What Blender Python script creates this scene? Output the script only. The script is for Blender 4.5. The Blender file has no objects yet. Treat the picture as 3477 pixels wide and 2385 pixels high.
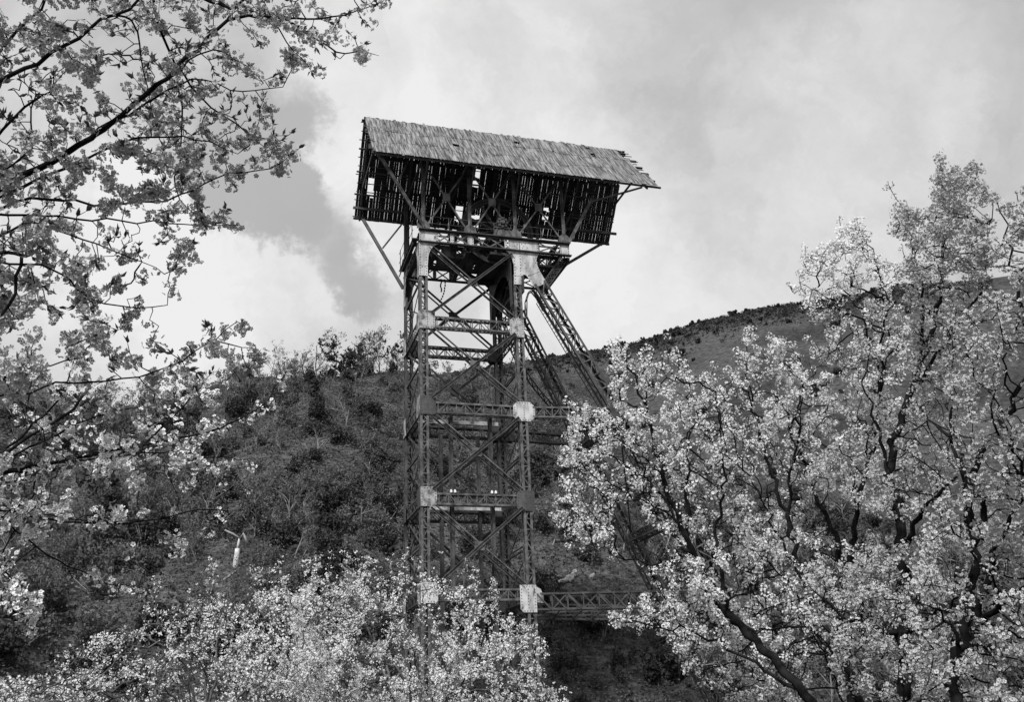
import bpy, math, random
import numpy as np
from mathutils import Vector, Matrix

rng = np.random.default_rng(7)
random.seed(7)
S = bpy.context.scene
COL = S.collection
R = math.radians

# ------------------------------------------------------------------ camera
F_PX, PITCH, ROLL = 3277.93, 0.3657, -0.0417      # in pixels of the 3477 wide photograph
FW = np.array([0, math.cos(PITCH), math.sin(PITCH)])
_r = np.array([1., 0, 0]); _u = np.cross(_r, FW)
CR = _r * math.cos(ROLL) + _u * math.sin(ROLL)
CU = -_r * math.sin(ROLL) + _u * math.cos(ROLL)
cam_d = bpy.data.cameras.new('camera')
cam = bpy.data.objects.new('camera', cam_d); COL.objects.link(cam)
cam.matrix_world = Matrix(((CR[0], CU[0], -FW[0], 0), (CR[1], CU[1], -FW[1], 0), (CR[2], CU[2], -FW[2], 0), (0, 0, 0, 1)))
cam_d.sensor_width = 36; cam_d.sensor_fit = 'HORIZONTAL'
cam_d.lens = F_PX / 3477 * 36
cam_d.clip_start = 0.1; cam_d.clip_end = 8000
S.camera = cam
S.view_settings.view_transform = 'Standard'; S.view_settings.look = 'None'
S.view_settings.exposure = 0; S.view_settings.gamma = 1

K = 3477 / 2324                                    # the photo was measured at 2324 px width


def ray(x, y):
    d = FW + CR * ((x * K - 1738.5) / F_PX) - CU * ((y * K - 1192.5) / F_PX)
    return d / np.linalg.norm(d)


def at(x, y, dist):
    return ray(x, y) * dist


# ------------------------------------------------------------------ sky and sun
SUN_EL, SUN_AZ = R(50), R(-160)                    # azimuth from +y towards +x
sun_dir = np.array([math.sin(SUN_AZ) * math.cos(SUN_EL), math.cos(SUN_AZ) * math.cos(SUN_EL), math.sin(SUN_EL)])
sd = bpy.data.lights.new('sun', 'SUN'); so = bpy.data.objects.new('sun', sd); COL.objects.link(so)
sd.energy = 5.0; sd.angle = R(8); sd.color = (1, 1, 1)
so.rotation_euler = Vector(-sun_dir).to_track_quat('-Z', 'Y').to_euler()

W = bpy.data.worlds.new('World'); S.world = W; W.use_nodes = True
nt = W.node_tree; nt.nodes.clear()


def N(tree, typ, **kw):
    n = tree.nodes.new(typ)
    for k, v in kw.items():
        if k.startswith('i_'):
            key = k[2:]
            n.inputs[int(key) if key.isdigit() else key.replace('_', ' ')].default_value = v
        else:
            setattr(n, k, v)
    return n


def math_n(t, op, a, b=None, clamp=False):
    n = N(t, 'ShaderNodeMath', operation=op, use_clamp=clamp)
    for i, v in enumerate((a, b)):
        if v is None: continue
        if isinstance(v, (int, float)): n.inputs[i].default_value = v
        else: t.links.new(v, n.inputs[i])
    return n.outputs[0]


def mapr(t, v, a, b, c, d, smooth=True):
    n = N(t, 'ShaderNodeMapRange', interpolation_type='SMOOTHSTEP' if smooth else 'LINEAR', clamp=True)
    t.links.new(v, n.inputs[0])
    for i, q in zip((1, 2, 3, 4), (a, b, c, d)): n.inputs[i].default_value = q
    return n.outputs[0]


def noise(t, vec, scale, detail=4, rough=.5, dist=0., dims='3D'):
    n = N(t, 'ShaderNodeTexNoise', noise_dimensions=dims)
    n.inputs['Scale'].default_value = scale; n.inputs['Detail'].default_value = detail
    n.inputs['Roughness'].default_value = rough; n.inputs['Distortion'].default_value = dist
    if vec is not None: t.links.new(vec, n.inputs['Vector'])
    return n


def build_sky():
    t = nt; L = t.links.new
    sky = N(t, 'ShaderNodeTexSky', sky_type='NISHITA', sun_disc=False)
    sky.sun_elevation = SUN_EL; sky.sun_rotation = SUN_AZ
    bw = N(t, 'ShaderNodeRGBToBW'); L(sky.outputs[0], bw.inputs[0])
    blue = math_n(t, 'MULTIPLY', bw.outputs[0], 0.10)             # Nishita sky at strength 0.1
    tc = N(t, 'ShaderNodeTexCoord'); v = tc.outputs['Generated']
    blue = math_n(t, 'ADD', mapr(t, blue, 0.0, 1.2, 0.40, 0.50, False), math_n(t, 'MULTIPLY', noise(t, v, 5., 6, .6).outputs['Fac'], .14))
    nz = noise(t, v, 6.5, 9, .66)
    off = N(t, 'ShaderNodeVectorMath', operation='SUBTRACT'); L(nz.outputs['Color'], off.inputs[0]); off.inputs[1].default_value = (.5, .5, .5)
    sc = N(t, 'ShaderNodeVectorMath', operation='SCALE'); L(off.outputs[0], sc.inputs[0]); sc.inputs['Scale'].default_value = .22
    wv = N(t, 'ShaderNodeVectorMath', operation='ADD'); L(v, wv.inputs[0]); L(sc.outputs[0], wv.inputs[1])
    nv = N(t, 'ShaderNodeVectorMath', operation='NORMALIZE'); L(wv.outputs[0], nv.inputs[0])

    def blob(x, y, r0, r1, amp, acc):
        d = ray(x, y)
        dt = N(t, 'ShaderNodeVectorMath', operation='DOT_PRODUCT'); L(nv.outputs[0], dt.inputs[0]); dt.inputs[1].default_value = tuple(d)
        f = F_PX / K
        m = mapr(t, dt.outputs['Value'], math.cos(math.atan(r1 * 1.25 / f)), math.cos(math.atan(r0 * .45 / f)), 0, amp)
        return m if acc is None else math_n(t, 'ADD', acc, m)
    # breaks in the cloud where the darker clear sky shows
    gap = None
    for q in ((610, 250, 70, 190, .8), (660, 420, 90, 200, .9), (760, 560, 70, 170, .8), (850, 640, 20, 110, .8), (560, 480, 60, 170, .6), (470, 470, 20, 130, .5), (330, 330, 30, 160, .35)):
        gap = blob(*q, gap)
    for q in ((930, 420, 80, 240, -1.2), (560, 740, 120, 260, -.9), (760, 170, 60, 200, -.5), (330, 640, 80, 220, -.9)):
        gap = blob(*q, gap)
    gap = math_n(t, 'ADD', gap, mapr(t, noise(t, v, 9., 8, .62).outputs['Fac'], .25, .75, -.28, .28, False))
    gapm = mapr(t, gap, .05, .95, 0, 1)
    # light and dark masses in the cloud layer
    sh = None
    for q in ((1080, 260, 60, 420, .20), (1960, 240, 30, 330, .15), (1480, 690, 60, 360, .20), (600, 740, 60, 360, .22), (250, 700, 60, 330, .2), (820, 400, 40, 260, .16),
              (1560, 400, 60, 260, -.20), (1700, 560, 30, 200, -.06), (2290, 60, 90, 420, -.14), (1300, 560, 40, 260, .10), (1000, 40, 30, 300, .04), (1750, 620, 30, 200, .12), (2080, 180, 30, 200, .1), (150, 520, 60, 300, .12), (1150, 160, 10, 110, -.05)):
        sh = blob(*q, sh)
    n2 = noise(t, nv.outputs[0], 4.6, 8, .6, .3)
    n3 = noise(t, v, 13, 7, .62, .3)
    cl = math_n(t, 'ADD', mapr(t, n2.outputs['Fac'], .30, .70, 0, .36), mapr(t, n3.outputs['Fac'], .25, .75, 0, .12))
    cl = math_n(t, 'ADD', cl, .385)
    cl = math_n(t, 'ADD', cl, math_n(t, 'MULTIPLY', sh, 1.0))
    cl = mapr(t, cl, .15, 1.0, .36, .86, False)
    mx = N(t, 'ShaderNodeMix', data_type='FLOAT'); L(gapm, mx.inputs[0]); L(cl, mx.inputs[2]); L(blue, mx.inputs[3])
    bg = N(t, 'ShaderNodeBackground'); L(mx.outputs[0], bg.inputs[0]); bg.inputs[1].default_value = 1.0
    out = N(t, 'ShaderNodeOutputWorld'); L(bg.outputs[0], out.inputs[0])


build_sky()


# ------------------------------------------------------------------ materials
def new_mat(name):
    m = bpy.data.materials.new(name); m.use_nodes = True
    t = m.node_tree; t.nodes.clear()
    o = N(t, 'ShaderNodeOutputMaterial')
    return m, t, o


def grey_mat(name, lo, hi, scale=3., detail=5, rough=.75, stretch=(1, 1, 1), spots=None, spec=.3, coord='Object', contrast=(.3, .7), island=None, bump=0., bump_scale=20.):
    """grey surface whose tone wanders between lo and hi; spots = (value, scale, threshold)"""
    m, t, o = new_mat(name); L = t.links.new
    b = N(t, 'ShaderNodeBsdfPrincipled'); b.inputs['Roughness'].default_value = rough
    b.inputs['Specular IOR Level'].default_value = spec
    tc = N(t, 'ShaderNodeTexCoord')
    mp = N(t, 'ShaderNodeMapping'); mp.inputs['Scale'].default_value = stretch
    L(tc.outputs[coord], mp.inputs['Vector'])
    n = noise(t, mp.outputs[0], scale, detail, .6)
    v = mapr(t, n.outputs['Fac'], contrast[0], contrast[1], lo, hi)
    if spots:
        n2 = noise(t, mp.outputs[0], spots[1], 5, .65)
        k = mapr(t, n2.outputs['Fac'], spots[2], spots[2] + .1, 0, 1)
        mx = N(t, 'ShaderNodeMix', data_type='FLOAT'); L(k, mx.inputs[0]); L(v, mx.inputs[2]); mx.inputs[3].default_value = spots[0]
        v = mx.outputs[0]
    if island:
        g = N(t, 'ShaderNodeNewGeometry'); v = math_n(t, 'MULTIPLY', v, mapr(t, g.outputs['Random Per Island'], 0, 1, island[0], island[1], False))
    L(v, b.inputs['Base Color'])
    if bump:
        n4 = noise(t, mp.outputs[0], bump_scale, 4, .6)
        bp = N(t, 'ShaderNodeBump'); bp.inputs['Strength'].default_value = bump; L(n4.outputs['Fac'], bp.inputs['Height']); L(bp.outputs[0], b.inputs['Normal'])
    L(b.outputs[0], o.inputs[0])
    return m


def leaf_mat(name, lo, hi, trans=.35, scale=1.5):
    m, t, o = new_mat(name); L = t.links.new
    tc = N(t, 'ShaderNodeTexCoord'); n = noise(t, tc.outputs['Object'], scale, 3, .6)
    v = mapr(t, n.outputs['Fac'], .3, .7, lo, hi)
    d = N(t, 'ShaderNodeBsdfDiffuse'); tr = N(t, 'ShaderNodeBsdfTranslucent')
    L(v, d.inputs[0]); L(v, tr.inputs[0])
    mx = N(t, 'ShaderNodeMixShader'); mx.inputs[0].default_value = trans
    L(d.outputs[0], mx.inputs[1]); L(tr.outputs[0], mx.inputs[2]); L(mx.outputs[0], o.inputs[0])
    return m


M = dict(
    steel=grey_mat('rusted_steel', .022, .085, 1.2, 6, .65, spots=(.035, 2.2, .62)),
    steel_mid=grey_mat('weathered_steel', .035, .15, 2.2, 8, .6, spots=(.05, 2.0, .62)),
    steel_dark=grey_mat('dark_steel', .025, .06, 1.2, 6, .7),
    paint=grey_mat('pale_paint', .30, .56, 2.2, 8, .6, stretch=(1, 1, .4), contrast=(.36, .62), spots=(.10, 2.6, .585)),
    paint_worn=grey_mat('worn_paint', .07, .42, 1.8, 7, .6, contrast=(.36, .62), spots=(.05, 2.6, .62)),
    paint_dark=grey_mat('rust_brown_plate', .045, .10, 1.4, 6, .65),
    rivet=grey_mat('rivet_rust', .05, .08, 4., 2, .7),
    white=grey_mat('white_enamel', .75, .8, 4., 2, .4),
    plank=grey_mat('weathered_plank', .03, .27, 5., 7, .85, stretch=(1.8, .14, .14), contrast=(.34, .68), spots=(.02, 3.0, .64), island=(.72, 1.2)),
    plank_under=grey_mat('dark_plank', .02, .05, 5., 6, .9, stretch=(1.6, .12, .12)),  # darker plank tone, for the slope seen from beneath
    timber=grey_mat('old_timber', .05, .11, 2., 5, .85),
    timber_pale=grey_mat('pale_timber', .14, .28, 2., 5, .85),
    bark=grey_mat('cherry_bark', .004, .020, 9., 6, .95, spec=.03, bump=.9, bump_scale=14),
    bark_pale=grey_mat('lichened_bark', .03, .13, 7., 5, .85),
    bark_birch=grey_mat('bleached_bark', .35, .62, 2.5, 5, .8, spots=(.08, 3.2, .62)),
    twig_grey=grey_mat('grey_twig', .10, .27, .6, 3, .85),
    rock=grey_mat('pale_rock', .10, .26, 2.5, 6, .9, bump=.5, bump_scale=8),
    petal=leaf_mat('petal', .68, .82, .12, 3.),
    petal_shaded=leaf_mat('shaded_petal', .40, .56, .14, 3.),  # petal tone lowered to paint in the shade of crowns against the sky
    stamen=leaf_mat('stamen', .12, .22, .2, 3.),
    leaf=leaf_mat('young_leaf', .07, .15, .35, 2.),
    leaf_dark=leaf_mat('oak_leaf', .03, .08, .2, .5),
    leaf_mid=leaf_mat('broom_leaf', .055, .145, .25, .5),
    leaf_light=leaf_mat('budding_leaf', .09, .22, .3, .5),
)


def ground_material():
    m, t, o = new_mat('hillside_soil'); L = t.links.new
    b = N(t, 'ShaderNodeBsdfPrincipled'); b.inputs['Roughness'].default_value = .95; b.inputs['Specular IOR Level'].default_value = .1
    tc = N(t, 'ShaderNodeTexCoord'); v = tc.outputs['Object']
    n1 = noise(t, v, .12, 6, .65); n2 = noise(t, v, 1.5, 6, .7)
    mp = N(t, 'ShaderNodeMapping'); mp.inputs['Rotation'].default_value = (.3, .62, .2); mp.inputs['Scale'].default_value = (.8, .9, 1.9); L(v, mp.inputs['Vector'])
    n3 = noise(t, mp.outputs[0], 1.3, 6, .7, .4)
    a = mapr(t, n1.outputs['Fac'], .35, .65, .03, .08)
    c = mapr(t, n2.outputs['Fac'], .3, .7, .55, 1.5)
    d = mapr(t, n3.outputs['Fac'], .34, .68, .5, 1.7)
    x = math_n(t, 'MULTIPLY', math_n(t, 'MULTIPLY', a, c), d)
    L(x, b.inputs['Base Color'])
    bp = N(t, 'ShaderNodeBump'); bp.inputs['Strength'].default_value = .9; bp.inputs['Distance'].default_value = .3
    L(math_n(t, 'ADD', n2.outputs['Fac'], n3.outputs['Fac']), bp.inputs['Height']); L(bp.outputs[0], b.inputs['Normal'])
    L(b.outputs[0], o.inputs[0])
    return m


def grass_material():
    m, t, o = new_mat('hill_grass'); L = t.links.new
    b = N(t, 'ShaderNodeBsdfPrincipled'); b.inputs['Roughness'].default_value = .95; b.inputs['Specular IOR Level'].default_value = .05
    tc = N(t, 'ShaderNodeTexCoord'); v = tc.outputs['Object']
    n1 = noise(t, v, .02, 5, .6); n2 = noise(t, v, .5, 8, .8); n3 = noise(t, v, 1.4, 3, .6)
    a = mapr(t, n1.outputs['Fac'], .35, .65, .03, .062)
    c = mapr(t, n2.outputs['Fac'], .3, .72, .4, 1.8)
    s = mapr(t, n3.outputs['Fac'], .66, .74, 0, .06)
    L(math_n(t, 'ADD', math_n(t, 'MULTIPLY', a, c), s), b.inputs['Base Color'])
    bp = N(t, 'ShaderNodeBump'); bp.inputs['Strength'].default_value = .35; bp.inputs['Distance'].default_value = .6
    L(n2.outputs['Fac'], bp.inputs['Height']); L(bp.outputs[0], b.inputs['Normal'])
    L(b.outputs[0], o.inputs[0])
    return m


M['soil'] = ground_material(); M['grass'] = grass_material()


# ------------------------------------------------------------------ mesh helpers
def link(name, me, mats, parent=None):
    o = bpy.data.objects.new(name, me); COL.objects.link(o)
    if parent is not None: o.parent = parent
    return o


def raw_mesh(name, V, quads=None, tris=None, qm=None, tm=None, mats=(), smooth=False, ngons=None, nm=None):
    me = bpy.data.meshes.new(name)
    loops = []; sizes = []; mi = []
    if quads is not None and len(quads):
        loops.append(np.asarray(quads, np.int32).ravel()); sizes.append(np.full(len(quads), 4, np.int32)); mi.append(np.zeros(len(quads), np.int32) if qm is None else np.asarray(qm, np.int32))
    if tris is not None and len(tris):
        loops.append(np.asarray(tris, np.int32).ravel()); sizes.append(np.full(len(tris), 3, np.int32)); mi.append(np.zeros(len(tris), np.int32) if tm is None else np.asarray(tm, np.int32))
    if ngons:
        loops.append(np.array([i for f in ngons for i in f], np.int32)); sizes.append(np.array([len(f) for f in ngons], np.int32)); mi.append(np.array(nm, np.int32))
    loops = np.concatenate(loops); sizes = np.concatenate(sizes); mi = np.concatenate(mi)
    V = np.asarray(V, np.float32)
    me.vertices.add(len(V)); me.vertices.foreach_set('co', V.ravel())
    me.loops.add(len(loops)); me.loops.foreach_set('vertex_index', loops)
    me.polygons.add(len(sizes))
    st = np.concatenate([[0], np.cumsum(sizes)[:-1]]).astype(np.int32)
    me.polygons.foreach_set('loop_start', st)
    me.polygons.foreach_set('material_index', mi)
    for m in mats: me.materials.append(m)
    me.polygons.foreach_set('use_smooth', np.full(len(sizes), bool(smooth)))
    me.update(calc_edges=True)
    return me


class MB:
    """collects boxes, bars, plates and tubes into ONE mesh"""
    def __init__(s): s.v = []; s.q = []; s.qm = []; s.ng = []; s.nm = []; s.n = 0

    def add(s, V, Q, m=0):
        s.v.append(np.asarray(V, float)); Q = np.asarray(Q, int) + s.n
        s.q.append(Q); s.qm.append(np.full(len(Q), m)); s.n += len(V)

    BOXQ = np.array([[0, 3, 2, 1], [4, 5, 6, 7], [0, 1, 5, 4], [1, 2, 6, 5], [2, 3, 7, 6], [3, 0, 4, 7]])

    def obox(s, c, a, b, d, m=0):
        c, a, b, d = (np.asarray(x, float) for x in (c, a, b, d))
        V = [c - a - b - d, c + a - b - d, c + a + b - d, c - a + b - d, c - a - b + d, c + a - b + d, c + a + b + d, c - a + b + d]
        s.add(V, s.BOXQ, m)

    def box(s, lo, hi, m=0):
        lo = np.asarray(lo, float); hi = np.asarray(hi, float); c = (lo + hi) / 2; h = (hi - lo) / 2
        s.obox(c, (h[0], 0, 0), (0, h[1], 0), (0, 0, h[2]), m)

    def bar(s, p, q, w, h, up=(0, 0, 1), m=0):
        p = np.asarray(p, float); q = np.asarray(q, float); a = q - p; L = np.linalg.norm(a)
        if L < 1e-6: return
        a = a / L; sd = np.cross(a, np.asarray(up, float)); n = np.linalg.norm(sd)
        if n < 1e-4: sd = np.cross(a, (1., 0, 0)); n = np.linalg.norm(sd)
        sd /= n; u2 = np.cross(sd, a)
        s.obox((p + q) / 2, a * L / 2, sd * w / 2, u2 * h / 2, m)

    def plate(s, poly, o, eu, ev, th, m=0):
        """flat outline (list of 2d points) extruded by th/2 either side"""
        o, eu, ev = (np.asarray(x, float) for x in (o, eu, ev)); n = np.cross(eu, ev); n /= np.linalg.norm(n)
        P = np.array([o + a * eu + b * ev for a, b in poly]); k = len(P)
        s.v.append(np.vstack([P - n * th / 2, P + n * th / 2]))
        s.ng.append([s.n + i for i in range(k)][::-1]); s.ng.append([s.n + k + i for i in range(k)]); s.nm += [m, m]
        s.q.append(np.array([[i, (i + 1) % k, k + (i + 1) % k, k + i] for i in range(k)]) + s.n); s.qm.append(np.full(k, m))
        s.n += 2 * k

    def tube(s, P, rad, n=6, m=0, cap=False):
        P = np.asarray(P, float); k = len(P); rad = np.broadcast_to(np.asarray(rad, float), (k,))
        T = np.gradient(P, axis=0); T /= np.linalg.norm(T, axis=1)[:, None] + 1e-12
        a = np.cross(T[0], (0, 0, 1.))
        if np.linalg.norm(a) < .05: a = np.cross(T[0], (1., 0, 0))
        ang = np.arange(n) * 2 * math.pi / n; V = np.zeros((k, n, 3)); ca = np.cos(ang)[:, None]; sa = np.sin(ang)[:, None]
        for i in range(k):
            a = a - T[i] * (a @ T[i]); a /= np.linalg.norm(a) + 1e-12; b = np.cross(T[i], a)
            V[i] = P[i] + rad[i] * (ca * a + sa * b)
        i = np.arange(k - 1)[:, None] * n; j = np.arange(n)[None]; j2 = (j + 1) % n
        Q = np.stack([i + j, i + j2, i + n + j2, i + n + j], -1).reshape(-1, 4)
        base = s.n
        s.add(V.reshape(-1, 3), Q, m)
        if cap:
            s.ng.append([base + q for q in range(n)][::-1]); s.ng.append([base + (k - 1) * n + q for q in range(n)]); s.nm += [m, m]

    def lattice(s, p, q, up, hw, hh, pitch, ch=.13, bar=.06, th=.02, faces='NSTB', m=0, mb=None, style='N'):
        """four angle-iron corners laced together: a box girder from p to q"""
        p = np.asarray(p, float); q = np.asarray(q, float); mb = m if mb is None else mb
        a = q - p; L = np.linalg.norm(a); a /= L
        sd = np.cross(a, np.asarray(up, float)); sd /= np.linalg.norm(sd); u = np.cross(sd, a); mid = (p + q) / 2
        for i in (-1, 1):
            for j in (-1, 1):
                s.obox(mid + sd * i * (hw - th / 2) + u * j * (hh - ch / 2), a * L / 2, sd * th / 2, u * ch / 2, m)
                s.obox(mid + sd * i * (hw - ch / 2 - th) + u * j * (hh - th / 2), a * L / 2, sd * (ch / 2), u * th / 2, m)
        k = max(1, round(L / pitch)); st = L / k
        for f in faces:
            if f in 'NS':
                o = sd * (hw - th * 1.5) * (-1 if f == 'N' else 1); e = u * (hh - ch * .5); nrm = sd
            else:
                o = u * (hh - th * 1.5) * (1 if f == 'T' else -1); e = sd * (hw - ch * .5); nrm = u
            for i in range(k):
                c0 = p + a * (i * st) + o; c1 = p + a * ((i + 1) * st) + o
                if i: s.obox(c0, e, a * bar / 2, nrm * th / 2, mb)
                if style == 'X':
                    s.bar(c0 - e, c1 + e, bar, th, nrm, mb); s.bar(c0 + e - o * .0 + nrm * th, c1 - e + nrm * th, bar, th, nrm, mb)
                else:
                    g = 1 if i % 2 else -1
                    s.bar(c0 - e * g, c1 + e * g, bar, th, nrm, mb)
        return a, sd, u

    def mesh(s, name, mats, smooth=False, off=(0, 0, 0)):
        return raw_mesh(name, np.vstack(s.v) - np.asarray(off, float), np.vstack(s.q) if s.q else None, None, np.concatenate(s.qm) if s.qm else None, None, mats, smooth, s.ng, s.nm)

    def build(s, name, mats, parent=None, smooth=False, off=(0, 0, 0)):
        if not isinstance(mats, (list, tuple)): mats = [mats]
        return link(name, s.mesh(name, mats, smooth, off), None, parent)


def tag(o, label=None, cat=None, group=None, kind=None):
    if label: o['label'] = label
    if cat: o['category'] = cat
    if group: o['group'] = group
    if kind: o['kind'] = kind
    return o


def empty(name, loc, rz=0):
    o = bpy.data.objects.new(name, None); COL.objects.link(o); o.location = loc; o.rotation_euler = (0, 0, rz); o.empty_display_size = .3
    return o


# ------------------------------------------------------------------ value noise for shapes
_tab = rng.random((64, 64, 64))


def vnoise(P):
    P = np.asarray(P, float); i = np.floor(P).astype(int); f = P - i; f = f * f * (3 - 2 * f)
    r = 0
    for a in (0, 1):
        for b in (0, 1):
            for c in (0, 1):
                w = (f[..., 0] if a else 1 - f[..., 0]) * (f[..., 1] if b else 1 - f[..., 1]) * (f[..., 2] if c else 1 - f[..., 2])
                r = r + w * _tab[(i[..., 0] + a) % 64, (i[..., 1] + b) % 64, (i[..., 2] + c) % 64]
    return r


def fbm(P, o=4):
    P = np.asarray(P, float); r = 0; a = .5; s = 0
    for _ in range(o):
        r = r + a * vnoise(P); s += a; a *= .5; P = P * 2.03 + 17.1
    return r / s


# ------------------------------------------------------------------ terrain
def azel(x, y):
    d = ray(x, y); return math.atan2(d[0], d[1]), math.asin(d[2])


def crest_table(pts):
    A = np.array([azel(*p) for p in pts]); return A[:, 0], np.tan(A[:, 1])


CA = crest_table([(-400, 1000), (0, 950), (155, 930), (268, 925), (350, 915), (427, 903), (485, 876), (544, 855), (676, 854), (800, 848), (902, 840), (1000, 850), (1163, 852),
                  (1260, 862), (1337, 915), (1500, 1020), (1700, 1110), (2000, 1200), (2400, 1290), (2700, 1330)])
CB = crest_table([(700, 900), (900, 860), (1000, 852), (1163, 826), (1250, 810), (1400, 786), (1500, 761), (1600, 728), (1750, 694), (1850, 682), (1950, 668), (2000, 655), (2050, 645), (2150, 645), (2324, 620), (2600, 600), (3000, 640)])
CC = crest_table([(-700, 860), (-300, 800), (0, 834), (39, 840), (78, 867), (124, 878), (155, 907), (250, 965), (350, 1010)])
DCREST = 152.


def terr(x, y):
    x = np.asarray(x, float); y = np.asarray(y, float)
    az = np.arctan2(x, y); d = np.hypot(x, y)
    tc = np.interp(az, *CA)
    dc = DCREST + 14 * (vnoise(np.stack([az * 9 + 3, az * 0, az * 0], -1)) - .5)
    d0 = np.interp(az, [-.6, -.2, -.05, .08, .2, .5], [70, 74, 76, 80, 83, 84])
    zb = np.interp(az, [-.6, -.25, -.05, .05, .17, .4], [2.2, 2.2, 1.0, .5, -.6, -1.])
    zc = tc * dc
    t = (d - d0) / (dc - d0)
    tt = np.clip(t, 0, 1)
    z = zb + (zc - zb) * (tt + .22 * tt * (1 - tt))
    s = np.clip((d - 22) / (d0 - 22), 0, 1); s = s * s * (3 - 2 * s)
    z = np.where(t < 0, -1.7 + (zb + 1.7) * s, z)
    z = np.where(t > 1, zc - np.minimum((d - dc) * .22, zc * .35), z)
    P = np.stack([x * .11, y * .11, x * 0], -1)
    amp = np.clip((d - 20) / 60, .05, 1) * np.clip(1.25 - t * .9, .15, 1)
    return z + (fbm(P, 4) - .5) * 4.0 * amp * np.clip((t + .25) * 4, .15, 1)


def polar_mesh(name, az, dd, zf, mat, kind_name):
    A, D = np.meshgrid(az, dd, indexing='ij'); X = D * np.sin(A); Y = D * np.cos(A); Z = zf(X, Y)
    n, m = A.shape; V = np.stack([X, Y, Z], -1).reshape(-1, 3)
    i = np.arange(n - 1)[:, None] * m; j = np.arange(m - 1)[None]
    Q = np.stack([i + j, i + j + 1, i + m + j + 1, i + m + j], -1).reshape(-1, 4)[:, ::-1]
    o = link(name, raw_mesh(name, V, Q, mats=[mat], smooth=True), None)
    tag(o, kind=kind_name); return o


g_az = np.concatenate([np.linspace(-math.pi, -.75, 30)[:-1], np.linspace(-.75, .75, 320), np.linspace(.75, math.pi, 30)[1:]])
g_d = np.concatenate([[0.4], np.linspace(3, 60, 40), np.linspace(61, 165, 210), np.linspace(170, 300, 20), [400, 700, 1500, 3000, 6000]])
polar_mesh('ground', g_az, g_d, terr, M['soil'], 'structure')


def far_hill(table, d0, dc, rough):
    def f(x, y):
        az = np.arctan2(x, y); d = np.hypot(x, y); tc = np.interp(az, *table)
        zc = tc * dc; t = np.clip((d - d0) / (dc - d0), 0, 1)
        z = -12 + (zc + 12) * (t + .12 * t * (1 - t))
        z = np.where(d > dc, zc - (d - dc) * .25, z)
        return z + (fbm(np.stack([x * .035, y * .035, x * 0 + 5], -1), 4) - .5) * rough * np.clip(1 - t * .9, 0.05, 1)
    return f


hillB = far_hill(CB, 165, 420, 9.); hillC = far_hill(CC, 165, 330, 8.)
polar_mesh('hill', np.linspace(CB[0][0] + .02, CB[0][-1] - .01, 220), np.concatenate([np.linspace(165, 425, 130), np.linspace(430, 800, 15)]), hillB, M['grass'], 'structure')
polar_mesh('hill', np.linspace(CC[0][0] + .02, CC[0][-1] - .005, 90), np.concatenate([np.linspace(165, 335, 60), np.linspace(340, 700, 10)]), hillC, M['grass'], 'structure')

# ================================================================== the mine headframe
AX, AY, YAW = -6.153, 62.492, .2985
WW, DD = 7.0, 5.58                                   # leg spacing along u and v
cy, sy = math.cos(YAW), math.sin(YAW)


def world(u, v, z): return np.array([AX + u * cy - v * sy, AY + u * sy + v * cy, z])


HZ = 1.2                                             # ground level at the tower
HF = empty('headframe', (AX, AY, HZ), YAW)
tag(HF, 'tall riveted steel mine headframe with plank roofed wheel platform and two raking backstays', 'mine headframe')
OFF = (0, 0, HZ)
LV = [(25.93, 26.80), (19.65, 20.47), (13.37, 14.17), (7.22, 7.99)]       # girder levels
ZT0, ZT1 = 32.55, 33.58
UEND = 11.2


def hpart(mb, name, mats, parent=None):
    if parent is None: return mb.build(name, mats, HF, off=OFF)
    return mb.build(name, mats, parent, off=OFF)


# legs
for (u, v) in ((0, 0), (WW, 0), (0, DD), (WW, DD)):
    mb = MB(); mb.lattice((u, v, -.4), (u, v, 30.6), (0, 1, 0), .3, .28, .72, ch=.15, bar=.065, m=0, mb=1)
    hpart(mb, 'leg', [M['steel_mid'] if v == 0 else M['steel'], M['steel_mid'] if v == 0 else M['steel']])

# head plates on the legs (concave haunches)


def arc(c, r, a0, a1, n=7, ry=None):
    ry = r if ry is None else ry
    return [(c[0] + r * math.cos(R(a0 + (a1 - a0) * i / n)), c[1] + ry * math.sin(R(a0 + (a1 - a0) * i / n))) for i in range(n + 1)]


def rivets(mb, pts, o, eu, ev, n, m=1):
    for a, b in pts:
        c = np.asarray(o, float) + a * np.asarray(eu, float) + b * np.asarray(ev, float)
        mb.obox(c, np.asarray(eu, float) * .026, np.asarray(ev, float) * .026, np.asarray(n, float) * .02, m)


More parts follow.
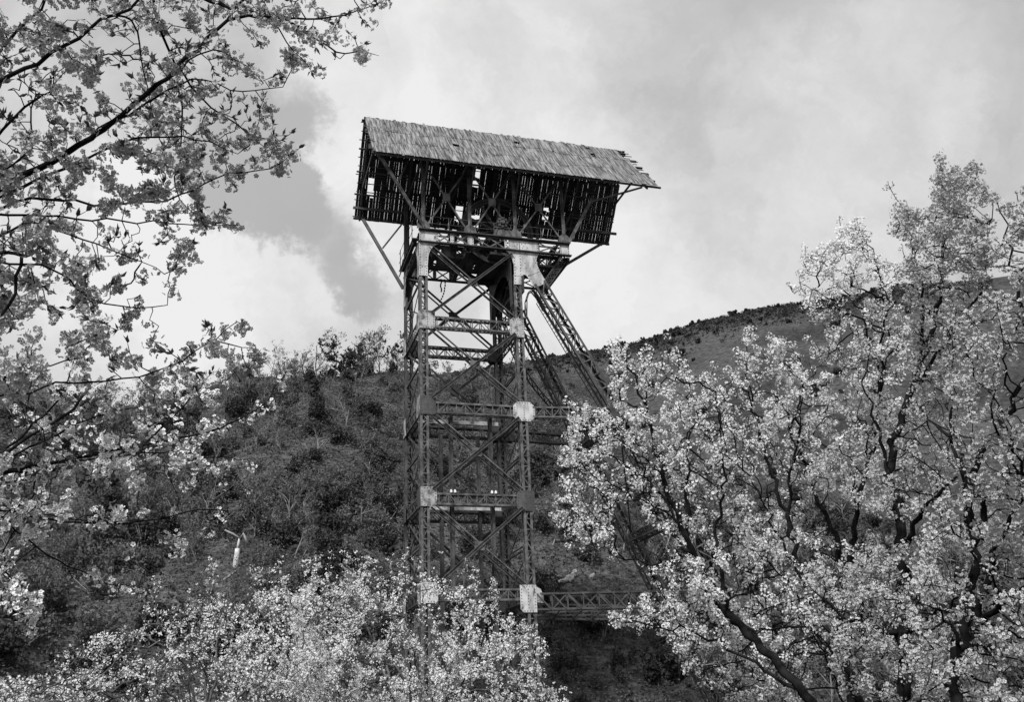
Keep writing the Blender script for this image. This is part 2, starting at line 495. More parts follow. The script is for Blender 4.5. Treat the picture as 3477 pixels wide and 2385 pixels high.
EU, EV, EZ = np.array([1., 0, 0]), np.array([0, 1., 0]), np.array([0, 0, 1.])
STAYK = .505
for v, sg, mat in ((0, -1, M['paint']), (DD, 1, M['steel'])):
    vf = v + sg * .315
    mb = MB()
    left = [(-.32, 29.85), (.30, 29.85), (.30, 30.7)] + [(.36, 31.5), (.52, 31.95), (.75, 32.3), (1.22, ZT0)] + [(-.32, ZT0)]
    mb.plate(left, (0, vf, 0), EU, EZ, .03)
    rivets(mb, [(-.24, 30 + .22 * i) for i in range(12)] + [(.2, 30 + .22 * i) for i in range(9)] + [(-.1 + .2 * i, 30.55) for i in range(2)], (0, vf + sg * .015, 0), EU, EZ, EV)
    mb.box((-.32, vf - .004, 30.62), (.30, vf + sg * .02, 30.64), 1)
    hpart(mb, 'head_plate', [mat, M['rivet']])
    mb = MB()
    right = [(6.72, 29.8), (7.34, 29.8), (7.36, 30.45), (7.45, 30.63), (7.6, 30.65), (7.76, 30.5), (8.30, 29.65), (9.24, 30.15), (8.75, 31.05), (8.58, 31.5), (8.53, 31.85), (8.58, 32.15), (8.72, 32.4), (8.85, ZT0), (6.15, ZT0), (6.45, 32.25), (6.66, 31.8), (6.75, 31.3), (6.75, 30.6)]
    mb.plate(right, (0, vf, 0), EU, EZ, .03)
    rivets(mb, [(6.82, 29.95 + .25 * i) for i in range(9)] + [(7.26, 29.9 + .25 * i) for i in range(12)] + [(7.9 + .26 * i, 30.25 + .16 * i) for i in range(1)] + [(8.4, 29.85), (8.62, 31.2), (8.45, 31.7), (8.5, 32.1), (9.05, 30.3), (7.9, 30.6), (7.7, 31.2), (7.62, 31.6)]
           + [(8.36 - .17 * i, 29.8 + .27 * i) for i in range(4)], (0, vf + sg * .015, 0), EU, EZ, EV)
    for a, b in (((6.74, 30.5), (7.36, 30.5)), ((7.78, 30.52), (8.78, 31.03))):
        mb.bar((a[0], vf + sg * .012, a[1]), (b[0], vf + sg * .012, b[1]), .022, .02, EV, 1)
    hpart(mb, 'head_plate', [mat, M['rivet']])

# side haunches and deep portals seen from below between near and far legs
for u, m in ((-.315, M['paint_worn']), (WW + .1, M['steel_dark']), (6.55, M['steel_dark'])):
    mb = MB()
    if u < 0:
        for v0, d in ((0, 1), (DD, -1)):
            if d < 0: hpart(mb, 'portal_plate', [m]); mb = MB()
            mb.plate([(v0 - d * .3, 29.85), (v0 + d * .3, 29.85), (v0 + d * .3, 30.8), (v0 + d * .5, 31.7), (v0 + d * 1.2, ZT0), (v0 - d * .3, ZT0)], (u, 0, 0), EV, EZ, .03)
    else:
        mb.plate([(-.25, 28.2), (.3, 28.2), (.3, 29.6)] + [(2.79 - 2.45 * math.cos(R(i * 15)), 29.6 + 1.9 * math.sin(R(i * 15))) for i in range(1, 12)] + [(DD - .3, 29.6), (DD - .3, 28.2), (DD + .25, 28.2), (DD + .25, ZT0), (-.25, ZT0)], (u, 0, 0), EV, EZ, .04)
    hpart(mb, 'portal_plate', [m])

# main platform girders (near and far): flanges, web plates, crossed panels
for v, sg in ((0, -1), (DD, 1)):
    near = sg < 0
    vf = v + sg * .3
    mb = MB()
    mb.box((-.34, vf - .22, ZT1 - .05), (UEND + .06, vf + .16, ZT1 + .03), 1)
    mb.box((-.32, vf - .05, ZT1 - .17), (UEND + .03, vf + .05, ZT1 - .05), 1)
    mb.box((-.34, vf - .2, ZT0 - .04), (UEND + .12, vf + .12, ZT0 + .03), 1)
    mb.box((-.32, vf - .04, ZT0 + .03), (UEND + .03, vf + .04, ZT0 + .12), 1)
    hpart(mb, 'girder_flange', [M['steel'], M['steel_dark']])
    z0, z1 = ZT0 + .12, ZT1 - .17
    for a, b in ((-.3, 1.1), (2.0, 2.28), (3.3, 3.75), (6.12, 6.32), (6.42, 8.75), (10.45, UEND)):
        mb = MB(); mb.box((a, vf - .012, z0), (b, vf + .012, z1), 0)
        rivets(mb, [(a + .08, z0 + .07 + .2 * i) for i in range(4)] + [(b - .08, z0 + .07 + .2 * i) for i in range(4)], (0, vf + sg * .012, 0), EU, EZ, EV)
        if a == 6.42: rivets(mb, [(7.26, z0 + .05 + .1 * i) for i in range(7)] + [(6.8, 33.2), (6.9, 32.95), (7.1, 33.1), (7.45, 33.15), (7.6, 33.0), (7.7, 33.2), (7.05, 32.8), (7.5, 32.85), (7.85, 32.9)], (0, vf + sg * .012, 0), EU, EZ, EV)
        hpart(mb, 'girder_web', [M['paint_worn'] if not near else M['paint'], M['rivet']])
    for a, b in ((1.1, 2.0), (2.28, 3.3), (3.75, 4.95), (4.95, 6.1), (8.75, 10.45)):
        mb = MB(); mb.bar((a, vf + sg * .01, z1), (b, vf + sg * .01, z0), .1, .02, EV); mb.bar((a, vf - sg * .009, z0), (b, vf - sg * .009, z1), .1, .02, EV)
        hpart(mb, 'girder_lacing', [M['steel_mid'] if near else M['steel']])

# inner girders and cross girders that carry the wheels
for v in (1.9, 3.7):
    mb = MB(); mb.lattice((-.2, v, 33.0), (UEND, v, 33.0), EZ, .2, .5, 1.0, ch=.16, bar=.09, style='X')
    for a in (1.9, 4.0, 6.9): mb.box((a, v - .22, 32.55), (a + .6, v + .22, 33.45))
    hpart(mb, 'inner_girder', [M['steel']])
for u in (0, 1.15, 3.5, 6.4, 8.7, 10.9):
    mb = MB(); mb.lattice((u, .2, 32.75), (u, DD - .2, 32.75), EZ, .16, .42, .9, ch=.14, bar=.08, style='X')
    hpart(mb, 'cross_girder', [M['steel_dark']])
mb = MB(); mb.box((5.1, .1, 32.3), (8.9, DD - .1, 32.5)); mb.box((7.5, .2, 31.0), (7.6, DD - .2, 32.4))
hpart(mb, 'deck_plate', [M['steel_dark']])
mb = MB()
for i in range(34):
    u = -.2 + i * .335
    if rng.random() < .5: continue
    mb.box((u, .35 if rng.random() < .8 else 2.2, ZT1 + .03), (u + .28, 1.6, ZT1 + .08)); mb.box((u, 4.2, ZT1 + .03), (u + .28, DD - .35, ZT1 + .08))
for v in (.5, 1.45, 4.35, DD - .5): mb.box((-.25, v - .06, ZT1 - .06), (UEND, v + .06, ZT1 + .04))
hpart(mb, 'platform_deck', [M['timber']])

# raking struts under the overhanging right end
for v in (.35,):
    mb = MB(); mb.lattice((10.85, v, ZT0 - .1), (9.15, v, 29.95), (.8, 0, -.55), .25, .3, .42, ch=.1, bar=.05, style='X')
    hpart(mb, 'raking_strut', [M['steel_dark']])
mb = MB()
mb.bar((11.2, .1, ZT0 - .02), (11.2, DD - .1, ZT0 - .02), .3, .2)
mb.lattice((10.9, -.1, ZT0 - .35), (10.9, DD + .1, ZT0 - .35), EZ, .2, .25, .6, ch=.1, bar=.05, style='X')
hpart(mb, 'end_beam', [M['steel_dark']])

# horizontal box girders of the tower, near and far, and side ones
for k, (z0, z1) in enumerate(LV):
    zc, hh = (z0 + z1) / 2, (z1 - z0) / 2
    for v in (-.04, DD + .04):
        mb = MB(); mb.lattice((.3, v, zc), (WW - .3, v, zc), EZ, .26, hh, .62, ch=.13, bar=.06, th=.02)
        hpart(mb, 'tower_girder', [M['steel_mid'] if v < 0 else M['steel']])
    for u in (0, WW):
        mb = MB(); mb.lattice((u, .28, zc), (u, DD - .28, zc), EZ, .24, hh, .62, ch=.12, bar=.06)
        hpart(mb, 'side_girder', [M['steel']])
# pale channels on the far girders
for z in (20.62, 14.28):
    mb = MB(); mb.box((.4, 4.78, z - .16), (WW - .4, 4.84, z + .16)); mb.box((.4, 4.6, z - .2), (WW - .4, 4.78, z - .16))
    hpart(mb, 'guide_beam', [M['paint_worn'] if z > 15 else M['paint']])

# gusset plates


def gusset(u0, u1, z0, z1, vf, sg, mat, cham=.15, lc=(1, 1, 1, 1)):
    mb = MB(); c = cham
    P = []
    P += [(u0 + c, z0), ] if lc[0] else [(u0, z0)]
    P += [(u1 - c, z0), (u1, z0 + c)] if lc[1] else [(u1, z0)]
    P += [(u1, z1 - c), (u1 - c, z1)] if lc[2] else [(u1, z1)]
    P += [(u0 + c, z1), (u0, z1 - c)] if lc[3] else [(u0, z1)]
    if lc[0]: P += [(u0, z0 + c)]
    mb.plate(P, (0, vf, 0), EU, EZ, .03)
    nu = max(2, int((u1 - u0) / .2)); nz = max(2, int((z1 - z0) / .2))
    pts = [(u0 + .09 + i * (u1 - u0 - .18) / nu, z) for i in range(nu + 1) for z in (z0 + .09, z1 - .09)] + [(u, z0 + .09 + i * (z1 - z0 - .18) / nz) for i in range(1, nz) for u in (u0 + .09, u0 + (u1 - u0) * .5, u1 - .09)]
    if cham > 0: pts = [q for q in pts if min(abs(q[0] - u0), abs(q[0] - u1)) + min(abs(q[1] - z0), abs(q[1] - z1)) > cham + .06]
    rivets(mb, pts, (0, vf + sg * .015, 0), EU, EZ, EV)
    return hpart(mb, 'gusset_plate', [mat, M['rivet']])


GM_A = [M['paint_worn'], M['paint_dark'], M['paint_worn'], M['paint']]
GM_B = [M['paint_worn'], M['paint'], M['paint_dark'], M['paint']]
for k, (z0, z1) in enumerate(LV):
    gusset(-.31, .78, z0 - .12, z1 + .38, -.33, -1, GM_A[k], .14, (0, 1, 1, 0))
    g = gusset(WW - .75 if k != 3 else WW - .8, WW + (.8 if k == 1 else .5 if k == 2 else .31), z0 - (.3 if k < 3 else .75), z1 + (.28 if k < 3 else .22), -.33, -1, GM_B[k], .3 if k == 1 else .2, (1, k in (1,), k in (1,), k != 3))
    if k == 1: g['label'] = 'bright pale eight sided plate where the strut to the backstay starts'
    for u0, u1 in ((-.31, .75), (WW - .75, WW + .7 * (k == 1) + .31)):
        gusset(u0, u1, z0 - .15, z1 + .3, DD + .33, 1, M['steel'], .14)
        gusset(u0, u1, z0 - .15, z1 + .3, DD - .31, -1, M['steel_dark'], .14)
    for v0, v1 in ((-.28, .7), (DD - .7, DD + .28)):
        mb = MB(); mb.box((-.345, v0, z0 - .15), (-.315, v1, z1 + .35)); hpart(mb, 'side_gusset', [M['paint_worn'] if k != 2 else M['steel']])
mb = MB(); mb.plate([(WW + .32, 7.1), (WW + .75, 7.05), (WW + .78, 7.55), (WW + .6, 7.95), (WW + .32, 8.1)], (0, -.34, 0), EU, EZ, .03)
hpart(mb, 'gusset_plate', [M['paint_worn']])

# diagonal bracing
zs = [(LV[0][1] + .2, 32.25), (LV[1][1] + .25, LV[0][0] - .05), (LV[2][1] + .25, LV[1][0] - .05), (LV[3][1] + .1, LV[2][0] - .05)]
for v, sg, mt in ((-.36, -1, M['steel_mid']), (DD + .3, 1, M['steel'])):
    for k, (z0, z1) in enumerate(zs):
        ua, ub = .55, WW - .35
        mb = MB(); p, q = np.array((ua, v, z0)), np.array((ub, v, z1)); n = np.array([-(z1 - z0), 0, ub - ua]); n /= np.linalg.norm(n)
        mb.bar(p, q, .20, .03, EV); mb.bar(p + n * .085 + EV * sg * .05, q + n * .085 + EV * sg * .05, .03, .1, EV); mb.bar(p - n * .085 + EV * sg * .05, q - n * .085 + EV * sg * .05, .03, .1, EV)
        hpart(mb, 'diagonal_brace', [mt])
        mb = MB(); p, q = np.array((.5, v - sg * .1, z1)), np.array((ub, v - sg * .1, z0)); n = np.array([(z1 - z0), 0, ub - .5]); n /= np.linalg.norm(n)
        for g in (-1, 1):
            mb.bar(p + n * g * .17, q + n * g * .17, .12, .03, EV); mb.bar(p + n * g * .12 + EV * sg * .06, q + n * g * .12 + EV * sg * .06, .02, .1, EV)
        L = np.linalg.norm(q - p); 
        mb.obox((p + q) / 2 + EV * sg * .11, (.34, 0, 0), (0, .015, 0), (0, 0, .3)); 
        hpart(mb, 'diagonal_brace', [mt])
# side faces: thin crossed bars, a strut at mid height
for u in (-.1, WW + .1):
    for k, (z0, z1) in enumerate(zs):
        mb = MB(); zm = (z0 + z1) / 2
        for a, b in (((.2, z0), (DD - .2, zm)), ((DD - .2, z0), (.2, zm)), ((.2, z1), (DD - .2, zm)), ((DD - .2, z1), (.2, zm))):
            mb.bar((u, a[0], a[1]), (u + (.06 if a[0] < 1 else 0), b[0], b[1]), .09, .05, EU)
        mb.bar((u - .05, .25, zm), (u - .05, DD - .25, zm), .12, .12); mb.bar((u + .1, .25, zm + .35), (u + .1, DD - .25, zm + .35), .08, .08)
        hpart(mb, 'side_brace', [M['steel']])

# backstays
def stay_c(sgn, z):
    """centre line of a backstay: near one leans to the camera, far one away"""
    u = 9.2 + (29.1 - z) * STAYK
    sp = .081 * (31 - z)
    return np.array([u, (.10 - sp) if sgn < 0 else (DD - .10 + sp), z])


for sg in (-1, 1):
    p, q = stay_c(sg, 30.1), stay_c(sg, -1.8)
    mb = MB(); mb.lattice(p, q, (1, 0, STAYK), .43, .50, 1.15, ch=.17, bar=.09, th=.025, m=0, mb=1)
    st = hpart(mb, 'backstay', [M['steel'] if sg < 0 else M['steel_mid'], M['steel_mid']])
    # curved inner chord from stay to leg
    mb = MB(); vv = -.15 if sg < 0 else DD + .15
    vs = (vv - .25, vv + .25)
    C = [(7.55, 27.2), (7.62, 28.6), (7.85, 29.3), (8.15, 29.45), (8.5, 29.0), (9.0, 28.0)]
    for v in vs:
        for a, b in zip(C[:-1], C[1:]): mb.bar((a[0], v, a[1]), (b[0], v, b[1]), .04, .14, EV)
    for a in C: mb.bar((a[0], vs[0], a[1]), (a[0], vs[1], a[1]), .08, .04)
    for a, b in zip(C[:-1], C[1:]): mb.bar((a[0], vs[0], a[1]), (b[0], vs[1], b[1]), .07, .03)
    mb.box((7.3, vv - .3, 29.2), (7.45, vv + .3, 30.5))
    hpart(mb, 'stay_haunch', [M['steel_dark']])
    if sg > 0:
        mb = MB(); prev = None
        for i in range(15):
            t = i / 14; z = 29.6 - 7.6 * t; u = 7.62 + 4.5 * t ** 1.9; c = np.array([u, DD - .05 + .081 * (31 - z) * t, z])
            if prev is not None:
                for o in (-.35, .35): mb.bar(prev + EV * o, c + EV * o, .05, .16, EV)
                mb.bar(prev - EV * .35, c + EV * .35, .07, .03)
            mb.bar(c - EV * .35, c + EV * .35, .08, .04); prev = c
        hpart(mb, 'arched_chord', [M['steel']])
    # plate at the strut level
    c = stay_c(sg, 20.1)
    mb = MB(); mb.plate([(-.75, -.6), (.4, -.6), (.95, -.2), (.75, .75), (-.5, .5)], c + EV * (-.47), EU, EZ, .03); mb.plate([(-.75, -.6), (.4, -.6), (.95, -.2), (.75, .75), (-.5, .5)], c + EV * .47, EU, EZ, .03)
    hpart(mb, 'stay_plate', [M['steel_dark']])
    # struts from tower to stay
    z0, z1 = LV[1]; zc = (z0 + z1) / 2
    a = np.array([WW + .32, -.04 if sg < 0 else DD + .04, zc]); b = stay_c(sg, zc) + np.array([-.55, 0, 0])
    mb = MB(); mb.lattice(a, b, EZ, .26, (z1 - z0) / 2, .62, ch=.12, bar=.06)
    hpart(mb, 'stay_strut', [M['steel_mid'] if sg < 0 else M['steel']])
    a = np.array([WW + .32, -.04 if sg < 0 else DD + .04, 7.15]); b = stay_c(sg, 7.15) + np.array([-.55, 0, 0])
    mb = MB(); mb.lattice(a, b, EZ, .28, .56, 1.02, ch=.13, bar=.07, style='N')
    for i in range(12):
        t0, t1 = i / 12.5, (i + .9) / 12.5
        mb.bar(a + (b - a) * t0 + EZ * .5 - EV * .3, a + (b - a) * t1 - EZ * .5 - EV * .3, .08, .04, EV)
    hpart(mb, 'stay_strut', [M['steel']])
# ties between the two stays
for z, hh in ((20.0, .55), (12.6, .3), (7.1, .45)):
    a, b = stay_c(-1, z), stay_c(1, z)
    mb = MB(); mb.lattice(a + EV * .45, b - EV * .45, (0, 0, 1), .45, hh, .95, ch=.14, bar=.08, style='X')
    hpart(mb, 'stay_tie', [M['steel_dark'] if z == 20.0 else M['steel']])
for z0, z1 in ((28.2, 20.6), (19.4, 13.), (12.2, 7.5)):
    mb = MB(); mb.bar(stay_c(-1, z0) + EV * .4, stay_c(1, z1) - EV * .4, .1, .06); mb.bar(stay_c(1, z0) - EV * .4, stay_c(-1, z1) + EV * .4, .1, .06)
    if z0 < 20: hpart(mb, 'stay_cross_brace', [M['steel']])
# plan bracing between the long low struts
mb = MB()
for i in range(8):
    t0, t1 = i / 8, (i + 1) / 8
    A0, B0 = np.array([WW + .4, 0, 6.7]), stay_c(-1, 6.7) + np.array([-.6, 0, 0]); A1, B1 = np.array([WW + .4, DD, 6.7]), stay_c(1, 6.7) + np.array([-.6, 0, 0])
    P = lambda A, B, t: A + (B - A) * t
    mb.bar(P(A0, B0, t0), P(A1, B1, t1), .08, .06); mb.bar(P(A1, B1, t0), P(A0, B0, t1), .08, .06)
for f in (.33, .66): mb.bar(A0 + (A1 - A0) * f, B0 + (B1 - B0) * f, .14, .12)
hpart(mb, 'plan_bracing', [M['steel']])
# ladder under the near stay
mb = MB(); p, q = stay_c(-1, 29.0), stay_c(-1, -1.5); ax = (q - p) / np.linalg.norm(q - p); off = np.array([-.62, .35, -.25])
for o in (-.2, .2): mb.bar(p + off + EV * o, q + off + EV * o, .05, .05)
for i in range(int(np.linalg.norm(q - p) / .33)): mb.bar(p + off + ax * i * .33 - EV * .2, p + off + ax * i * .33 + EV * .2, .03, .03)
hpart(mb, 'ladder', [M['steel_dark']])
# footings of the stays and legs
for sg in (-1, 1):
    c = stay_c(sg, -1.6); mb = MB(); mb.box(c - (1.2, 1.0, 1.5), c + (1.2, 1.0, .15)); mb.box(c - (.8, .7, 0), c + (.8, .7, .4)); hpart(mb, 'footing', [M['rock']])
mb = MB()
for (u, v) in ((0, 0), (WW, 0), (0, DD), (WW, DD)): mb.box((u - .7, v - .7, -1.5), (u + .7, v + .7, -.1))
hpart(mb, 'footing', [M['rock']])

# cage guide rails inside the tower
for u, v in ((2.0, .5), (4.8, .5), (2.28, 5.0), (5.08, 5.0)):
    mb = MB(); mb.box((u - .09, v - .12, .2), (u + .09, v + .12, 19.7)); mb.box((u - .16, v + .12, .2), (u + .16, v + .15, 19.7))
    hpart(mb, 'guide_rail', [M['steel']])
for u in (1.87, 4.66):
    for o in (-.13, .13):
        mb = MB(); mb.box((u + o - .065, -.38, 14.2), (u + o + .065, -.26, 14.36)); mb.tube([(u + o, -.32, 14.36), (u + o, -.32, 14.40)], [.05, .03], 6, cap=True)
        hpart(mb, 'lamp', [M['white']])
# hanging chains
mb = MB()
for u, dz, du in ((2.55, 1.0, 0), (2.85, 1.9, -.45)):
    z = 32.45; prev = None
    P = [(u + (du * max(0, t - .55) * 2.2 + .04 * math.sin(t * 9)), DD - .1, z - dz * t) for t in np.linspace(0, 1, 9)]
    mb.tube(P, .025, 5)
    for q in P: mb.obox(q, (.05, 0, 0), (0, .03, 0), (0, 0, .06))
hpart(mb, 'chain', [M['steel_dark']])

# ---- winding wheels
for v in (1.1, 4.5):
    c = np.array([5.98, v, 34.75]); rad = 2.68
    ang = np.linspace(0, 2 * math.pi, 41)
    wh = MB()
    for r_, w_ in ((rad, .16), (rad - .16, .10)):
        P = [c + np.array([r_ * math.cos(a), 0, r_ * math.sin(a)]) for a in ang]
        for a, b in zip(P[:-1], P[1:]): wh.bar(a, b, w_, .12 if r_ == rad else .2, (a + b) / 2 - c)
    for o in (-.13, .13):
        P = [c + np.array([(rad + .08) * math.cos(a), o, (rad + .08) * math.sin(a)]) for a in ang]
        for a, b in zip(P[:-1], P[1:]): wh.bar(a, b, .04, .18, (a + b) / 2 - c)
    w = hpart(wh, 'winding_wheel', [M['steel_dark']])
    for i in range(10):
        a = R(36 * i + 12); d = np.array([math.cos(a), 0, math.sin(a)])
        mb = MB(); mb.bar(c + d * .3, c + d * (rad - .2), .2, .06, EV); mb.bar(c + d * .3 - EV * .05, c + d * (rad - .2) - EV * .05, .06, .12, EV)
        hpart(mb, 'spoke', [M['steel_mid'] if v < 2 else M['steel']], w)
    mb = MB(); mb.tube([c - EV * .3, c + EV * .3], [.42, .42], 14, cap=True); hpart(mb, 'hub', [M['steel']], w)
    mb = MB(); y0, y1 = (-.35, 1.95) if v < 2 else (3.6, DD + .35)
    mb.tube([(c[0], y0 if v < 2 else y0, c[2] - .02), (c[0], y1, c[2] - .02)], [.13, .13], 10, cap=True); hpart(mb, 'axle', [M['steel']], w)
    for yb in ((-.15, 1.9) if v < 2 else (3.7, DD + .15)):
        mb = MB()
        mb.plate([(-.72, ZT1 + .03), (.85, ZT1 + .03), (.6, 34.3), (-.5, 34.3)], (c[0], yb, 0), EU, EZ, .4)
        for o in (-.5, .05, .6):
            mb.bar((c[0] + o * 1.2, yb - .23, ZT1 + .05), (c[0] + o * .8, yb - .23, 34.25), .09, .06, EV, 1)
        mb.box((c[0] - .62, yb - .28, 34.28), (c[0] + .7, yb + .28, 34.36), 1)
        mb.tube([(c[0], yb - .25, c[2]), (c[0], yb + .25, c[2])], [.42, .42], 12, 1, True)
        for i in range(8):
            a = R(45 * i); mb.obox((c[0] + .34 * math.cos(a), yb - .31, c[2] + .34 * math.sin(a)), (.09, 0, 0), (0, .04, 0), (0, 0, .09), 1)
        mb.tube([(c[0], yb - .42, c[2]), (c[0], yb - .3, c[2])], [.16, .2], 10, 0, True)
        hpart(mb, 'bearing', [M['steel_mid'], M['steel']])

# ---- plank roof
RV, RZ, EZ0, HWID, U0, U1 = 2.8, 44.6, 38.35, 5.1, -4.05, 17.9
SL = (RZ - EZ0) / HWID
SLEN = math.hypot(HWID, RZ - EZ0)


def slope_pt(side, u, s):
    """s metres down the slope from the ridge; side -1 near, 1 far"""
    return np.array([u, RV + side * s * HWID / SLEN, RZ - s * (RZ - EZ0) / SLEN])


def slope_roof(side):
    mb = MB(); dn = np.array([0, side * HWID / SLEN, -(RZ - EZ0) / SLEN]); nr = np.array([0, side * (RZ - EZ0) / SLEN, HWID / SLEN])
    holes_n = [(2.66, 4.28, .3, .55), (8.05, 1.6, .32, .55), (14.5, 2.3, .3, .9), (14.45, .55, .25, .45), (10.9, 2.6, .15, .3)]
    holes_f = [(-3.0, 5.4, .3, 1.5), (5.58, 3.3, .33, .7), (5.58, 4.15, .4, .5), (4.5, 6.7, .4, 1.3), (5.9, 7.2, .7, 1.0), (11.95, 5.6, .22, .25), (11.98, 6.35, .22, .45)]
    rows = [(-.05, 2.7), (2.55, 5.5), (5.3, SLEN + .0)] if side < 0 else [(0, 3.0), (2.9, 5.6), (5.5, SLEN)]
    for ri, (s0, s1) in enumerate(rows):
        u = U0 + rng.random() * .05
        uend = U1 + (-.75 if ri == 0 and side < 0 else -.35 if ri == 1 and side < 0 else .1 * rng.random())
        while u < uend:
            w = rng.uniform(.11, .19) if side < 0 else rng.uniform(.16, .27)
            gap = rng.uniform(.0, .012) if side < 0 else rng.choice([0, rng.uniform(.004, .02), rng.uniform(.01, .034)], p=[.34, .52, .14])
            st_, se_ = [.22 * round(1.6 * math.sin(u * .9 + 2.4 * q) + .7 * math.sin(u * 2.3 + q)) if side < 0 else 0 for q in (ri, ri + 1)]
            a, b = s0 - .12 * rng.random() + (st_ if ri else 0), s1 + .10 * rng.random() * (1 if ri < len(rows) - 1 else .5) + (se_ if ri < len(rows) - 1 else 0)
            if side < 0 and ri == 0 and rng.random() < .16: a -= rng.uniform(.1, .38)
            if side < 0 and rng.random() < .05: b += rng.uniform(.05, .25)
            lift = .02 + (.010 if side < 0 else .02) * (len(rows) - 1 - ri) + rng.uniform(-.004, .016)
            segs = [(a, b)]
            for hu, hs, hw, hl in (holes_n if side < 0 else holes_f):
                if abs(u + w / 2 - hu) < hw / 2 + w * .3:
                    ns = []
                    for x, y in segs:
                        h0, h1 = hs - hl / 2 + rng.uniform(-.06, .06), hs + hl / 2 + rng.uniform(-.06, .06)
                        if h1 <= x or h0 >= y: ns.append((x, y))
                        else:
                            if h0 - x > .1: ns.append((x, h0))
                            if y - h1 > .1: ns.append((h1, y))
                    segs = ns
            tw = rng.uniform(-.012, .012)
            for x, y in segs:
                p, q = slope_pt(side, u + w / 2 + tw, x) + nr * lift, slope_pt(side, u + w / 2 - tw, y) + nr * (lift + .012)
                mb.obox((p + q) / 2, (q - p) / 2, EU * (w / 2), nr * .012, 0)
            u += w + gap
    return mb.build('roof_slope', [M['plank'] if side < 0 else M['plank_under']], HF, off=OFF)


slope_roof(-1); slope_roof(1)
# battens and purlins
for side in (-1, 1):
    dn = np.array([0, side * HWID / SLEN, -(RZ - EZ0) / SLEN]); nr = np.array([0, side * (RZ - EZ0) / SLEN, HWID / SLEN])
    mb = MB()
    for i in range(12):
        s = .35 + i * .68
        mb.bar(slope_pt(side, U0 - rng.uniform(0, .2), s) - nr * .03, slope_pt(side, U1 + (rng.uniform(.0, .55) if side < 0 else rng.uniform(0, .3)), s) - nr * .03, .07, .05, nr)
    hpart(mb, 'batten', [M['timber']])
    for s in ((.2, 1.9, 3.5, 5.1, 6.6, SLEN - .1) if side < 0 else (.3, 2.4, 4.2, 6.0, SLEN - .1)):
        mb = MB(); hi = s > 7.5
        mb.bar(slope_pt(side, U0 - (.05 if hi else .15), s) - nr * .15, slope_pt(side, U1 + (.55 if side < 0 and not s < .5 else .15), s) - nr * .15, .12 if not hi else .16, .18 if not hi else .14, nr)
        hpart(mb, 'purlin', [M['timber']])
# posts, crossed bars and rafters of the platform frames
NP = [0, 3.5, 7.0, 10.85]
ztop = RZ - (RV + .3) * SL - .2
for v, sg in ((-.3, -1), (DD + .3, 1)):
    for u in NP:
        mb = MB(); mb.box((u - .13, v - .02, ZT1 + .03), (u + .13, v + .02, ztop)); mb.box((u - .02, v - .1, ZT1 + .03), (u + .02, v + .1, ztop)); 
        mb.plate([(-.5, ZT1 + .03), (.5, ZT1 + .03), (.42, ZT1 + .5), (.16, ZT1 + .75), (-.16, ZT1 + .75), (-.42, ZT1 + .5)], (u, v - .03, 0), EU, EZ, .02)
        hpart(mb, 'roof_post', [M['steel_mid'] if sg < 0 else M['steel_dark']])
    for a, b in zip(NP[:-1], NP[1:]):
        mb = MB(); m_ = (a + b) / 2
        for x0, x1 in ((a + .25, b - .25), (b - .25, a + .25)):
            mb.bar((x0, v + .05 * (x0 > x1), ZT1 + .35), (x1, v + .05 * (x0 > x1), ZT1 + 5.3), .12, .05, EV)
        mb.plate([(-.28, -.32), (.28, -.32), (.28, .32), (-.28, .32)], (m_, v - .04, ZT1 + 2.85), EU, EZ, .02)
        hpart(mb, 'cross_brace', [M['steel_mid'] if sg < 0 else M['steel_dark']])
for u in NP:
    mb = MB()
    for side in (-1, 1): mb.bar(slope_pt(side, u, .2) - EZ * .45, slope_pt(side, u, SLEN - .3) - EZ * .45, .14, .22)
    mb.bar((u, -.9, 39.6), (u, DD + .9, 39.6), .12, .2); mb.bar((u, .2, 39.6), (u, RV, 43.6), .09, .1); mb.bar((u, DD - .2, 39.6), (u, RV, 43.6), .09, .1)
    mb.bar((u, -.3, 36.2), (u, -2.0, 38.3), .1, .12); mb.bar((u, DD + .3, 36.2), (u, 7.6, 38.3), .1, .12)
    hpart(mb, 'roof_truss', [M['steel_dark']])
# outrigger struts carrying the overhanging ends
def strut(a, b, w=.2, mat='steel', extra=None):
    mb = MB(); mb.bar(a, b, w, .16, EV); mb.bar(np.asarray(a) + (.07, .05, 0), np.asarray(b) + (.07, .05, 0), .04, .26, EV)
    if extra: mb.bar(extra[0], extra[1], .12, .12, EV)
    hpart(mb, 'outrigger_strut', [M[mat]])


strut((0.05, -.32, ZT1 + .2), (-3.6, -1.9, 38.55), .22, 'steel_mid', ((-2.1, -1.1, 36.6), (-1.2, -.9, 38.9)))
strut((-.35, DD + .3, 31.6), (-3.45, 7.5, 38.4), .24, 'steel', ((-1.9, 6.4, 35.2), (-.4, 6.5, 37.5)))
strut((UEND, -.32, ZT1 + .1), (13.44, -.4, 37.9), .24, 'steel_mid', ((13.2, -.4, 37.4), (16.9, -2.1, 38.2)))
strut((UEND + .1, DD + .2, ZT1 + .1), (17.2, 7.6, 38.2), .22, 'steel', ((13.4, 6.2, 35.1), (13.0, 7.0, 38.6)))
strut((UEND, DD + .2, ZT1 + .1), (14.0, DD + .4, 40.), .2, 'steel')
mb = MB(); mb.box((-.3, DD + .1, 29.6), (-.02, DD + .36, 38.9)); hpart(mb, 'roof_post', [M['steel_dark']])
for u in (-3.6, 14.2, 17.3):
    mb = MB()
    for side in (-1, 1): mb.bar(slope_pt(side, u, .3) - EZ * .4, slope_pt(side, u, SLEN - .25) - EZ * .4, .12, .2)
    mb.bar((u, -.5, 40.2), (u, DD + .5, 40.2), .1, .16)
    hpart(mb, 'roof_truss', [M['timber']])
